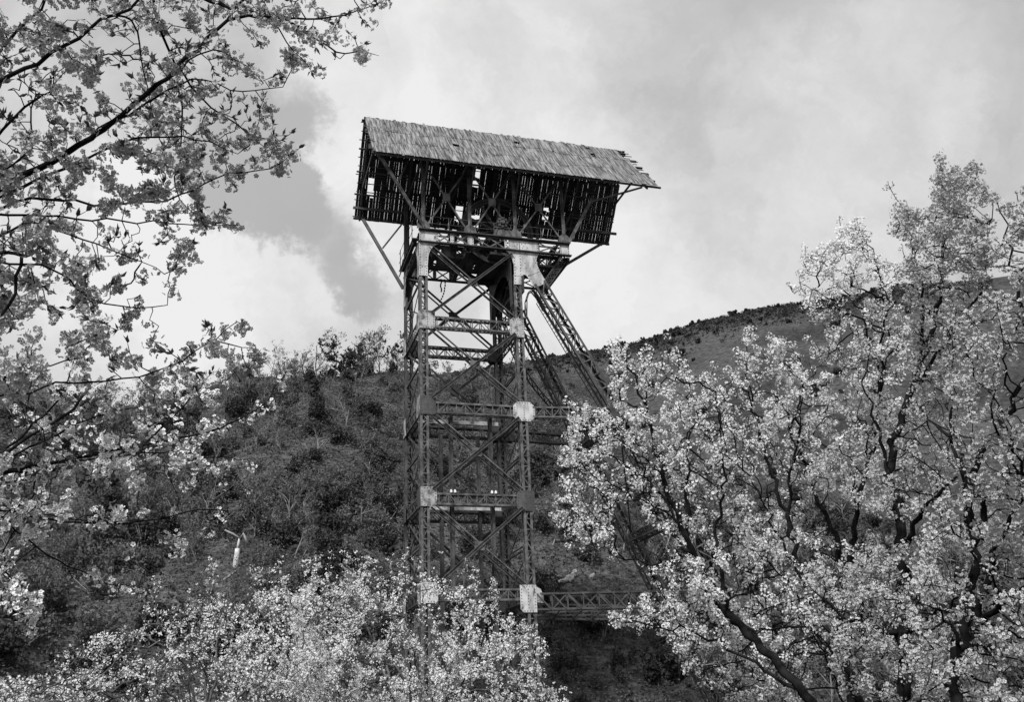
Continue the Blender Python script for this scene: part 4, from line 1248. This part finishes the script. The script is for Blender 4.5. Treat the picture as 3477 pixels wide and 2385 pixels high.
left((l1, .97), [(600, -200), (560, -450), (500, -700)], 6.4, 5.2, .012, .004)  # this limb and the next two: unseen overhead, added to shade the blossom
left((l2, .97), [(380, -200), (300, -450), (250, -700)], 6.1, 5.0, .012, .004)
left((l3, .97), [(150, -200), (100, -500)], 5.8, 5.0, .01, .004)
low = [k for k in range(1, len(LL)) if k in (l13, l14, l16, l18, l19) or LL[k][0][0] in (l13, l14, l16, l18, l19)]
upp = [k for k in range(1, len(LL)) if k not in low]
left_tree('cherry tree with long dark boughs and young leaves across the sky at the upper left', root_l, subset(upp, TR), 2300,
          [([(-60, -60), (720, -60), (640, 180), (600, 330), (420, 380), (330, 300), (180, 420), (60, 560), (330, 600), (200, 700), (-60, 800)], 320, 5.6, 7.2), ([(-100, -900), (900, -900), (900, -80), (-100, -80)], 800, 4.2, 6.5)], 3300, 'petal_shaded', .37)  # last outline: unseen crown overhead, added to cast shade on the boughs
rt2 = np.array([-6.0, 5.7, 0]); rt2[2] = float(terr(*rt2[:2]))
left_tree('cherry tree with low white sprays in front of the wooded slope at the lower left', rt2, subset(low, [rt2] + [rt2 + (.05 * k, .06 * k, .8 * k) for k in range(1, 7)], 1.33), 1050,
          [([(-60, 1090), (220, 1120), (320, 1240), (230, 1350), (-60, 1430)], 130, 6.6, 8.0)], 680, 'petal', .44)

# ================================================================== flowering bushes along the bottom


def bush(label, base, stems, polys, n_cl, leaf_frac, shoots, group, wood='bark_pale', thr=.4, tmpl=CL_BUSH):
    root = empty('flowering_bush', base); tag(root, label, 'bush', group)
    P, par, rad, ids = [], [], [], []
    for pts, r0 in stems:
        ids.append(limb_nodes(P, par, rad, [np.asarray(base) + rng.normal(size=3) * (.12, .12, 0)] + pts, r0, .006, None, .11, .02))
    A = np.vstack([attractors(pl, n, d0, d1, 1.3, thr) for pl, n, d0, d1 in polys])
    P, par = colonize(P, par, A, .10, .13, 1.6, wander=.45)
    P = list(P); par = list(par)
    arr = np.array(P); X, Y = to_px(arr)
    for x, y, h in shoots:                                    # straight young shoots standing out of the top
        k = int(np.hypot(X - x, Y - y).argmin()); q = arr[k].copy(); lean = rng.normal(size=2) * .10; prev = k
        for i in range(max(3, int(h / .09))):
            q = q + np.array([lean[0] * .09, lean[1] * .09, .09]) + rng.normal(size=3) * .006; P.append(q.copy()); par.append(prev); prev = len(P) - 1
    P = np.array(P); par = np.array(par)
    r, dep = plant_build(root, P, par, np.array(rad), M[wood], tip=.0040, names=('stems',))
    ok = np.nonzero((dep <= 14) & (r < .022) & (par >= 0))[0]
    w = np.clip(fbm(P[ok] * 1.5 + 60, 3) - .25, .02, 1); sel = rng.choice(ok, size=n_cl, p=w / w.sum())
    V, Q, mi = scatter_blossom(P, par, sel, tmpl, .035, (.55, 1.0))
    mesh_part('blossom', V, Q, mi, [M['petal'], M['stamen']], root)
    tips = ok[rng.random(len(ok)) < leaf_frac]
    V, Q = leaf_tufts(P, par, tips, 2, .030, 1.); mesh_part('leaves', V, Q, None, [M['leaf']], root)
    return root


GB = 'white flowering bushes along the bottom'
b = ground_at(960, 1600, 12.5)
bush('dense bright white flowering bush hiding the feet of the headframe', b,
     [(dp([(960, 1560), (930, 1450), (900, 1340)], 12.5, 12.2), .03), (dp([(1000, 1560), (1060, 1440), (1080, 1350)], 12.4, 12.0), .03), (dp([(1010, 1580), (1130, 1480), (1200, 1440)], 12.4, 11.8), .028),
      (dp([(930, 1560), (840, 1450), (790, 1320)], 12.4, 12.2), .028), (dp([(1000, 1590), (1120, 1560), (1230, 1560)], 12.3, 11.6), .024), (dp([(900, 1580), (760, 1480), (690, 1380)], 12.4, 12.0), .026)],
     [([(650, 1594), (640, 1400), (690, 1325), (770, 1312), (850, 1312), (960, 1308), (1040, 1335), (1110, 1365), (1190, 1412), (1235, 1450), (1245, 1520), (1300, 1594), (1290, 1640), (650, 1640)], 1150, 11.0, 13.4)],
     8600, .16, [(855, 1300, .34), (862, 1300, .26), (735, 1290, .42), (715, 1290, .3), (760, 1290, .25), (805, 1300, .2), (1050, 1330, .42), (1062, 1330, .36), (1075, 1335, .3), (930, 1310, .24), (960, 1310, .2), (900, 1310, .22), (1000, 1320, .2), (1130, 1370, .18), (690, 1300, .25), (880, 1300, .2), (790, 1300, .22), (835, 1300, .2)], GB, thr=.36)
b = ground_at(470, 1640, 11.6)
bush('thinner flowering bush with bare arching stems at the lower left', b,
     [(dp([(480, 1560), (560, 1440), (620, 1340)], 11.6, 11.8), .028), (dp([(440, 1560), (380, 1450), (350, 1370)], 11.5, 11.4), .026), (dp([(420, 1590), (300, 1520), (240, 1470)], 11.4, 11.0), .024),
      (dp([(480, 1590), (500, 1450), (470, 1340)], 11.6, 12.0), .026), (dp([(400, 1610), (250, 1590), (150, 1540)], 11.3, 10.8), .022), (dp([(470, 1500), (440, 1430), (400, 1450), (340, 1520), (290, 1600), (270, 1640)], 11.2, 10.6), .016), (dp([(430, 1520), (380, 1450), (300, 1470), (210, 1540), (140, 1600)], 11.1, 10.4), .015), (dp([(480, 1520), (420, 1460), (370, 1530), (340, 1610)], 11, 10.5), .014), (dp([(520, 1600), (640, 1500), (700, 1420)], 11.6, 11.6), .024)],
     [([(-40, 1640), (-40, 1560), (60, 1520), (200, 1455), (280, 1415), (340, 1385), (430, 1370), (520, 1365), (620, 1335), (690, 1340), (720, 1450), (720, 1640)], 900, 10.4, 12.8)],
     4600, .26, [(545, 1330, .2), (620, 1290, .25), (480, 1330, .2), (400, 1330, .2), (350, 1350, .2), (660, 1290, .3), (580, 1300, .22), (440, 1330, .24), (300, 1400, .2)], GB, thr=.4)


# ================================================================== plants of the hillside
def hit(x, y, f=terr, d0=66, d1=600):
    """where the sight line through a pixel of the photograph meets the terrain"""
    d = ray(x, y); T = np.linspace(d0, d1, 2200); Q = d[None] * T[:, None]; z = f(Q[:, 0], Q[:, 1]); k = np.nonzero(Q[:, 2] < z)[0]
    q = Q[k[0]] if len(k) else Q[-1]; return np.array([q[0], q[1], float(f(q[0], q[1]))])


def foliage_cloud(n, size, lobes, rx, rz, fill=.35, base=.15):
    """leaf-sized quads gathered in uneven lobes over a volume rx wide and rz tall"""
    C = rng.normal(size=(lobes, 3)) * .38; C[:, 2] = rng.uniform(base, .85, lobes) ; lr = rng.uniform(.22, .48, lobes)
    k = rng.integers(0, lobes, n); d = rng.normal(size=(n, 3)); d /= np.linalg.norm(d, axis=1)[:, None]
    rr = np.where(rng.random(n) < fill, rng.random(n) ** .5, rng.uniform(.85, 1.12, n))
    P = C[k] + d * (lr[k] * rr)[:, None]; P[:, 2] = np.maximum(P[:, 2], .02)
    P = P * np.array([rx, rx, rz])
    q = np.array([[-.5, -.35, 0], [.5, -.35, .1], [.5, .35, 0], [-.5, .35, -.1]])
    return instance(q, np.array([[0, 1, 2, 3]]), P, rot_mats(n), rng.uniform(.6, 1.4, n) * size)


def shrub_mesh(name, mat, n, size, rx, rz, lobes):
    V, Q = foliage_cloud(n, size, lobes, rx, rz)
    mb = MB()
    for _ in range(5):
        e = rng.normal(size=2) * rx * .35; mb.tube([(0, 0, -.3), (e[0] * .4, e[1] * .4, rz * .35), (e[0], e[1], rz * .8)], [.05, .035, .015], 4)
    SV = np.vstack(mb.v); SQ = np.vstack(mb.q)
    return raw_mesh(name, np.vstack([V, SV]), np.vstack([Q, SQ + len(V)]), qm=np.concatenate([np.zeros(len(Q), int), np.ones(len(SQ), int)]), mats=[mat, M['twig_grey']])


def bare_tree_parts(h, spread, levels=4, lean=.1, r0=.09, buds=300, bud_size=.10, first=.3, fork=3):
    """trunk with forking limbs and fine twigs; returns the wood MB and bud vertices/quads"""
    mb = MB(); ends = []

    def grow(p, d, L, r, lv):
        k = 5 if lv == 0 else 4; pts = [p]; dd = d.copy()
        for _ in range(k):
            dd = dd + rng.normal(size=3) * (.10 if lv == 0 else .22) + np.array([0, 0, .05]); dd /= np.linalg.norm(dd); pts.append(pts[-1] + dd * L / k)
        mb.tube(pts, np.linspace(r, r * .5, len(pts)), 5 if lv == 0 else 3)
        if lv >= levels: ends.extend(pts[1:]); return
        n = fork + (lv == 0) * 3
        for i in range(n):
            t = rng.uniform(first if lv == 0 else .25, 1.0); q = np.array([np.interp(t * k, range(k + 1), [a[j] for a in pts]) for j in range(3)])
            s = rng.normal(size=3); s -= dd * (s @ dd); s /= np.linalg.norm(s); e = dd * rng.uniform(.5, 1.) + s * rng.uniform(.5, 1.1) * spread; e[2] = abs(e[2]) * .7 + .15; e /= np.linalg.norm(e)
            grow(q, e, L * rng.uniform(.45, .7), r * .5 * (1.1 - .4 * t), lv + 1)
    d = np.array([rng.normal() * lean, rng.normal() * lean, 1.]); d /= np.linalg.norm(d)
    grow(np.array([0, 0, -.3]), d, h * .62, r0, 0)
    E = np.array(ends); E = E[rng.integers(0, len(E), buds)] + rng.normal(size=(buds, 3)) * .08
    q = np.array([[-.5, -.3, 0], [.5, -.3, .1], [.5, .3, 0], [-.5, .3, -.1]])
    return mb, instance(q, np.array([[0, 1, 2, 3]]), E, rot_mats(buds), rng.uniform(.5, 1.4, buds) * bud_size)


def tree_mesh(name, wood, leaf, **kw):
    mb, (BV, BQ) = bare_tree_parts(**kw); V = np.vstack(mb.v); Q = np.vstack(mb.q)
    return raw_mesh(name, np.vstack([V, BV]), np.vstack([Q, BQ + len(V)]), qm=np.concatenate([np.zeros(len(Q), int), np.ones(len(BQ), int)]), mats=[wood, leaf])


def place(mesh, name, pos, s, label, cat, group, sz=None):
    o = bpy.data.objects.new(name, mesh); COL.objects.link(o); o.location = pos; o.rotation_euler = (rng.normal() * .06, rng.normal() * .06, rng.uniform(0, 6.28)); o.scale = (s, s, s if sz is None else sz)
    return tag(o, label, cat, group)


def slope_spot(tmin, tmax, azmin=-.66, azmax=.52):
    az = rng.uniform(azmin, azmax); t = rng.uniform(tmin, tmax); d0 = np.interp(az, [-.6, -.2, -.05, .08, .2, .5], [70, 74, 76, 80, 83, 84]); d = d0 + (DCREST - d0) * t
    x, y = d * math.sin(az), d * math.cos(az); return np.array([x, y, float(terr(x, y))])


def clear_patch(q):
    """spots of open turf or rock on the slope"""
    x, y = to_px(q)
    return (450 < x < 600 and 1225 < y < 1350) or (1240 < x < 1480 and 1285 < y < 1370) or (1270 < x < 1600 and y > 1430 and rng.random() < .55)


SH_D = [shrub_mesh('shrub_mesh', M['leaf_dark'], 1100, .19, rng.uniform(1.2, 1.7), rng.uniform(1.6, 2.6), 9) for _ in range(5)]
SH_M = [shrub_mesh('shrub_mesh', M['leaf_mid'], 1000, .16, rng.uniform(1.1, 1.6), rng.uniform(1.3, 2.2), 8) for _ in range(4)]
SH_L = [shrub_mesh('shrub_mesh', M['leaf_light'], 650, .13, rng.uniform(1.1, 1.6), rng.uniform(1.6, 2.4), 8) for _ in range(4)]
BT = [tree_mesh('bare_tree_mesh', M['twig_grey'], M['leaf_light'], h=rng.uniform(3.2, 4.6), spread=.8, levels=3, r0=.07, buds=420, bud_size=.10) for _ in range(6)]
cnt = 0
while cnt < 250:
    q = slope_spot(.02, 1.0)
    if clear_patch(q) or fbm(q * .06, 3) < .42: continue
    place(random.choice(SH_D), 'evergreen_shrub', q, rng.uniform(.7, 1.35), 'dark evergreen shrub, one of many covering the wooded slope behind the headframe', 'shrub', 'evergreen shrubs on the wooded slope'); cnt += 1
cnt = 0
while cnt < 270:
    q = slope_spot(.02, 1.0)
    if clear_patch(q): continue
    place(random.choice(SH_M), 'broom_shrub', q, rng.uniform(.65, 1.25), 'mid grey bushy broom, one of many between the evergreens on the wooded slope', 'shrub', 'broom bushes on the wooded slope'); cnt += 1
cnt = 0
while cnt < 230:
    q = slope_spot(.0, .97)
    if clear_patch(q) or fbm(q * .05 + 40, 3) < .46: continue
    place(random.choice(SH_L), 'budding_shrub', q, rng.uniform(.7, 1.35), 'pale budding shrub, one of many light clumps on the wooded slope', 'shrub', 'budding shrubs on the wooded slope'); cnt += 1
cnt = 0
while cnt < 285:
    q = slope_spot(.0, 1.0)
    if clear_patch(q): continue
    place(random.choice(BT), 'bare_sapling', q, rng.uniform(.75, 1.75), 'thin grey leafless sapling, one of many on the wooded slope', 'sapling', 'bare saplings on the wooded slope'); cnt += 1

for _ in range(16):
    place(random.choice(SH_M + SH_D), 'broom_shrub', hit(rng.uniform(1260, 1640), rng.uniform(1425, 1600)), rng.uniform(.35, .8), 'mid grey bushy broom, one of many between the evergreens on the wooded slope', 'shrub', 'broom bushes on the wooded slope')
for x in (560, 590, 615, 640, 660, 690, 705, 742, 775, 790, 815, 822, 850, 872, 885, 905):
    place(random.choice(BT), 'bare_sapling', hit(x, 860 - 8 * (x > 780)), rng.uniform(1.0, 1.6), 'thin leafless sapling between the larger trees along the crest', 'sapling', 'saplings between the crest trees')

# low cover between them, past counting
def undergrowth(name, n, f, spots, size, mat, label, per=4, h=.5):
    Ps = np.array([spots() for _ in range(n)]); Ps = Ps[[not clear_patch(q) or rng.random() < .55 for q in Ps]]
    Ps = np.repeat(Ps, per, 0); Ps = Ps + rng.normal(size=Ps.shape) * (.5, .5, 0); Ps[:, 2] = f(Ps[:, 0], Ps[:, 1]) + rng.uniform(0, h, len(Ps))
    q = np.array([[-.5, -.3, 0], [.5, -.3, .1], [.5, .3, 0], [-.5, .3, -.1]])
    V, Q = instance(q, np.array([[0, 1, 2, 3]]), Ps, rot_mats(len(Ps)), rng.uniform(.5, 1.5, len(Ps)) * size)
    o = link(name, raw_mesh(name, V, Q, mats=[mat]), None); return tag(o, label, 'undergrowth', kind='stuff')


undergrowth('undergrowth', 26000, terr, lambda: slope_spot(-.09, 1.02), .17, M['leaf_mid'], 'low scrub and heather filling the wooded slope', 5, .7)
undergrowth('undergrowth', 20000, terr, lambda: slope_spot(-.09, 1.0), .13, M['leaf_light'], 'pale dry grass and twigs scattered over the wooded slope', 4, .8)
undergrowth('undergrowth', 9000, terr, lambda: slope_spot(-.09, 1.02), .20, M['leaf_dark'], 'dark ivy and bramble cover low on the wooded slope', 5, .8)

# trees that stand out on the crest


def crest_tree(x, y, label, wood, leaf, **kw):
    q = hit(x, y + 9); root = empty('crest_tree', q); tag(root, label, 'tree', 'trees on the crest left of the headframe')
    mb, (BV, BQ) = bare_tree_parts(**kw)
    mb.build('trunk', wood, root); link('crown', raw_mesh('crown', BV, BQ, mats=[leaf]), None, root)


for x, y, h, lab, leaf, kw in (
        (722, 850, 6.4, 'wide airy bare tree, leftmost of those standing on the crest', 'leaf_mid', dict(spread=1.1, levels=4, r0=.12, buds=900, bud_size=.15, first=.25)),
        (758, 852, 5.2, 'darker leafy tree beside the airy one on the crest', 'leaf_dark', dict(spread=.6, levels=3, r0=.10, buds=1300, bud_size=.22, first=.1)),
        (800, 850, 4.0, 'small leaning tree between the two bare groups on the crest', 'leaf_mid', dict(spread=.8, levels=3, r0=.08, buds=350, bud_size=.15, lean=.3)),
        (832, 848, 6.2, 'tall many stemmed upright tree on the crest', 'leaf_mid', dict(spread=.45, levels=4, r0=.11, buds=1100, bud_size=.16, first=.05, fork=4)),
        (862, 846, 5.8, 'upright twiggy tree right of the many stemmed one', 'leaf_mid', dict(spread=.4, levels=4, r0=.1, buds=1000, bud_size=.16, first=.05, fork=4)),
        (780, 852, 4.2, 'low rounded dark tree between the airy tree and the upright ones on the crest', 'leaf_dark', dict(spread=.9, levels=3, r0=.1, buds=1500, bud_size=.2, first=.05)),
        (846, 848, 4.4, 'low dense tree at the feet of the upright pair on the crest', 'leaf_dark', dict(spread=.9, levels=3, r0=.1, buds=1500, bud_size=.2, first=.05)),
        (893, 842, 4.6, 'round leafy tree on the crest touching the headframe', 'leaf_dark', dict(spread=.9, levels=3, r0=.1, buds=1600, bud_size=.2, first=.1))):
    crest_tree(x, y, lab, M['timber'], M[leaf], h=h * 1.5, **kw)
for i, (x, y, h) in enumerate(((300, 925, 5.2), (345, 918, 4.8), (378, 910, 4.4), (420, 905, 4.6), (455, 890, 4.2), (250, 930, 4.4), (1085, 852, 3.2), (1110, 852, 3.6), (1140, 850, 3.0), (1180, 853, 3.4), (1225, 858, 3.4))):
    o = place(random.choice(BT), 'bare_sapling', hit(x, y + 7), h / 3.4, 'leafless sapling fringing the skyline left of the crest trees' if i < 6 else 'leafless sapling on the skyline seen through the headframe legs', 'sapling', 'saplings on the skyline at the left' if i < 6 else 'saplings on the skyline behind the headframe')

# ---- the grassy hill: bushes along the ridge and dotted on the slope
HB = [shrub_mesh('hill_bush_mesh', M['leaf_dark'], 420, .38, 1.6, 1.9, 7) for _ in range(5)]


def hill_spot(ridge):
    az = rng.uniform(-.12, .50); tc = float(np.interp(az, *CB)); t = 1 - abs(rng.normal()) * (.07 if ridge else .3)
    if t < .3: t = .9
    d = 165 + (420 - 165) * t; x, y = d * math.sin(az), d * math.cos(az); return np.array([x, y, float(hillB(x, y))])


cnt = 0
while cnt < 210:
    q = hill_spot(True)
    if fbm(q * .02 + 9, 3) < .42: continue
    place(random.choice(HB), 'hill_bush', q, rng.uniform(.45, 1.05), 'small dark bush in the belt along the ridge of the grassy hill', 'bush', 'bushes along the grassy ridge'); cnt += 1
for _ in range(90):
    q = hill_spot(False); place(random.choice(HB), 'hill_bush', q, rng.uniform(.5, 1.2), 'small dark bush dotted on the open grass below the ridge', 'bush', 'bushes dotted on the grassy slope')
for x, y, s, lab in ((1474, 880, 1.5, 'dark round bush on the open grass, lower of two right of the backstay'), (1545, 812, 1.7, 'large dark bush on the grass below the middle of the ridge'), (1390, 826, 1.1, 'round dark bush on the grass just right of the near backstay'), (1408, 858, 1.3, 'round dark bush on the grass below another beside the backstay'), (1525, 806, 1.2, 'smaller dark bush touching the large one below the ridge'), (1850, 900, 1.3, 'dark bush on the grass seen between the cherry crowns')):
    place(random.choice(HB), 'hill_bush', hit(x, y, hillB, 170, 500), s, lab, 'bush', 'single bushes on the grassy hill')
undergrowth('undergrowth', 6000, hillB, lambda: hill_spot(True), .6, M['leaf_dark'], 'low scrub along the ridge of the grassy hill', 4, .7)

# ================================================================== small things lying on the slope
def rock(q, s, label):
    n = 9; V = []; d = rng.normal(size=(60, 3)); d /= np.linalg.norm(d, axis=1)[:, None]
    import bmesh
    bm = bmesh.new(); bmesh.ops.create_icosphere(bm, subdivisions=3, radius=1)
    for v in bm.verts:
        p = np.array(v.co); k = 1 + .5 * (float(fbm(p * 1.3 + q[:3] * .37, 3)) - .5) * 2; v.co = Vector(p * k * np.array([1, .8, .7]))
    me = bpy.data.meshes.new('rock'); bm.to_mesh(me); bm.free(); me.materials.append(M['rock'])
    o = link('rock', me, None); o.location = q + np.array([0, 0, s * .3]); o.scale = (s, s, s); o.rotation_euler = rng.uniform(0, 3, 3); tag(o, label, 'rock', 'pale rocks on the bank behind the low girder')


rock(hit(1303, 1309), .5, 'pale rock, topmost of three on the bank above the low girder')
rock(hit(1295, 1324), .55, 'pale rock, lowest of three on the bank above the low girder')
rock(hit(1343, 1318), .42, 'pale rock, rightmost of three on the bank above the low girder')


def log(name, a, b, r, mat, label, cat, n=9, bend=.0):
    a = np.asarray(a); b = np.asarray(b); t = np.linspace(0, 1, n)[:, None]; P = a + (b - a) * t + rng.normal(size=(n, 3)) * r * .15; P[:, 2] += np.sin(t[:, 0] * math.pi) * bend
    mb = MB(); mb.tube(P, r * (1 + .12 * rng.normal(size=n)), 9, cap=True); o = mb.build(name, mat, None, True); return tag(o, label, cat)


q0, q1 = hit(1244, 1342), hit(1292, 1320); log('fallen_log', q0 + (0, 0, .2), q1 + (0, 0, .25), .25, M['timber_pale'], 'pale fallen log lying on the bank left of the three rocks', 'log')
q0, q1 = hit(716, 1262), hit(812, 1322); log('leaning_pole', q0 + (0, 0, .5), q1 + (0, 0, .15), .13, M['timber_pale'], 'straight pale pole slanting down behind the flowering bush', 'pole')
q0, q1 = hit(338, 966), hit(390, 1002); log('fallen_pole', q0 + (0, 0, .5), q1 + (0, 0, .3), .10, M['bark_birch'], 'thin pale fallen trunk lying on the wooded slope behind the left boughs', 'log')
q0, q1 = hit(372, 1338), hit(467, 1317); f = empty('broken_fence', q1); tag(f, 'old dark timber rail with one upright post left of the broken white trunk', 'fence')
mb = MB(); mb.bar(q0 + (0, 0, .25), q1 + (0, 0, .25), .22, .3); mb.build('rail', M['timber'], f, off=q1)
mb = MB(); mb.bar(q1 + (.1, .2, -.3), q1 + (.15, .2, 1.6), .16, .16, EV); mb.build('post', M['timber'], f, off=q1)
q = hit(535, 1288); f = empty('dead_tree', q); tag(f, 'bleached white broken tree trunk standing on the open turf with snapped limbs', 'dead tree')
sc = np.linalg.norm(q) / 2191.


def tp(x, y): return np.array([(x - 535) * sc, 0, (1288 - y) * sc])


mb = MB(); mb.tube([tp(535, 1294), tp(534, 1280), tp(536, 1262), tp(536, 1249)], [.27, .23, .22, .20], 9, cap=True); mb.build('trunk', M['bark_birch'], f, True)
mb = MB(); mb.tube([tp(537, 1250), tp(538, 1238), tp(539, 1226)], [.14, .12, .08], 7, cap=True); mb.build('limb', M['bark_birch'], f, True)
mb = MB(); mb.tube([tp(506, 1208), tp(524, 1217), tp(541, 1228)], [.08, .1, .1], 7, cap=True); mb.build('limb', M['timber_pale'], f, True)
mb = MB(); mb.tube([tp(541, 1228), tp(547, 1217), tp(552, 1228), tp(558, 1241)], [.08, .1, .11, .11], 7, cap=True); mb.build('limb', M['timber_pale'], f, True)
q0, q1 = hit(503, 1326), hit(540, 1300); log('fallen_branch', q0 + (0, 0, .15), q1 + (0, 0, .15), .09, M['timber_pale'], 'pale branch lying on the turf below the broken white trunk', 'branch')
# pale slender birches on the slope
for i, (x, y, h) in enumerate(((650, 1180, 5.2), (722, 1045, 4.4), (668, 1270, 3.5), (1010, 1200, 4.0), (838, 1100, 3.6))):
    lab = ['slender pale trunk on the slope above the leaning pole', 'pale upright bare trunk high on the slope below the airy crest tree', 'short pale sapling trunk near the leaning pole', 'pale twisted trunk seen inside the headframe', 'pale forked sapling just left of the headframe'][i]
    q = hit(x, y); root = empty('pale_sapling', q); tag(root, lab, 'sapling', 'pale trunks on the slope')
    mb, (BV, BQ) = bare_tree_parts(h=h, spread=.6, levels=3, lean=.08, r0=.085, buds=160, bud_size=.1, first=.45)
    mb.build('trunk', M['timber_pale'], root); link('crown', raw_mesh('crown', BV, BQ, mats=[M['leaf_light']]), None, root)
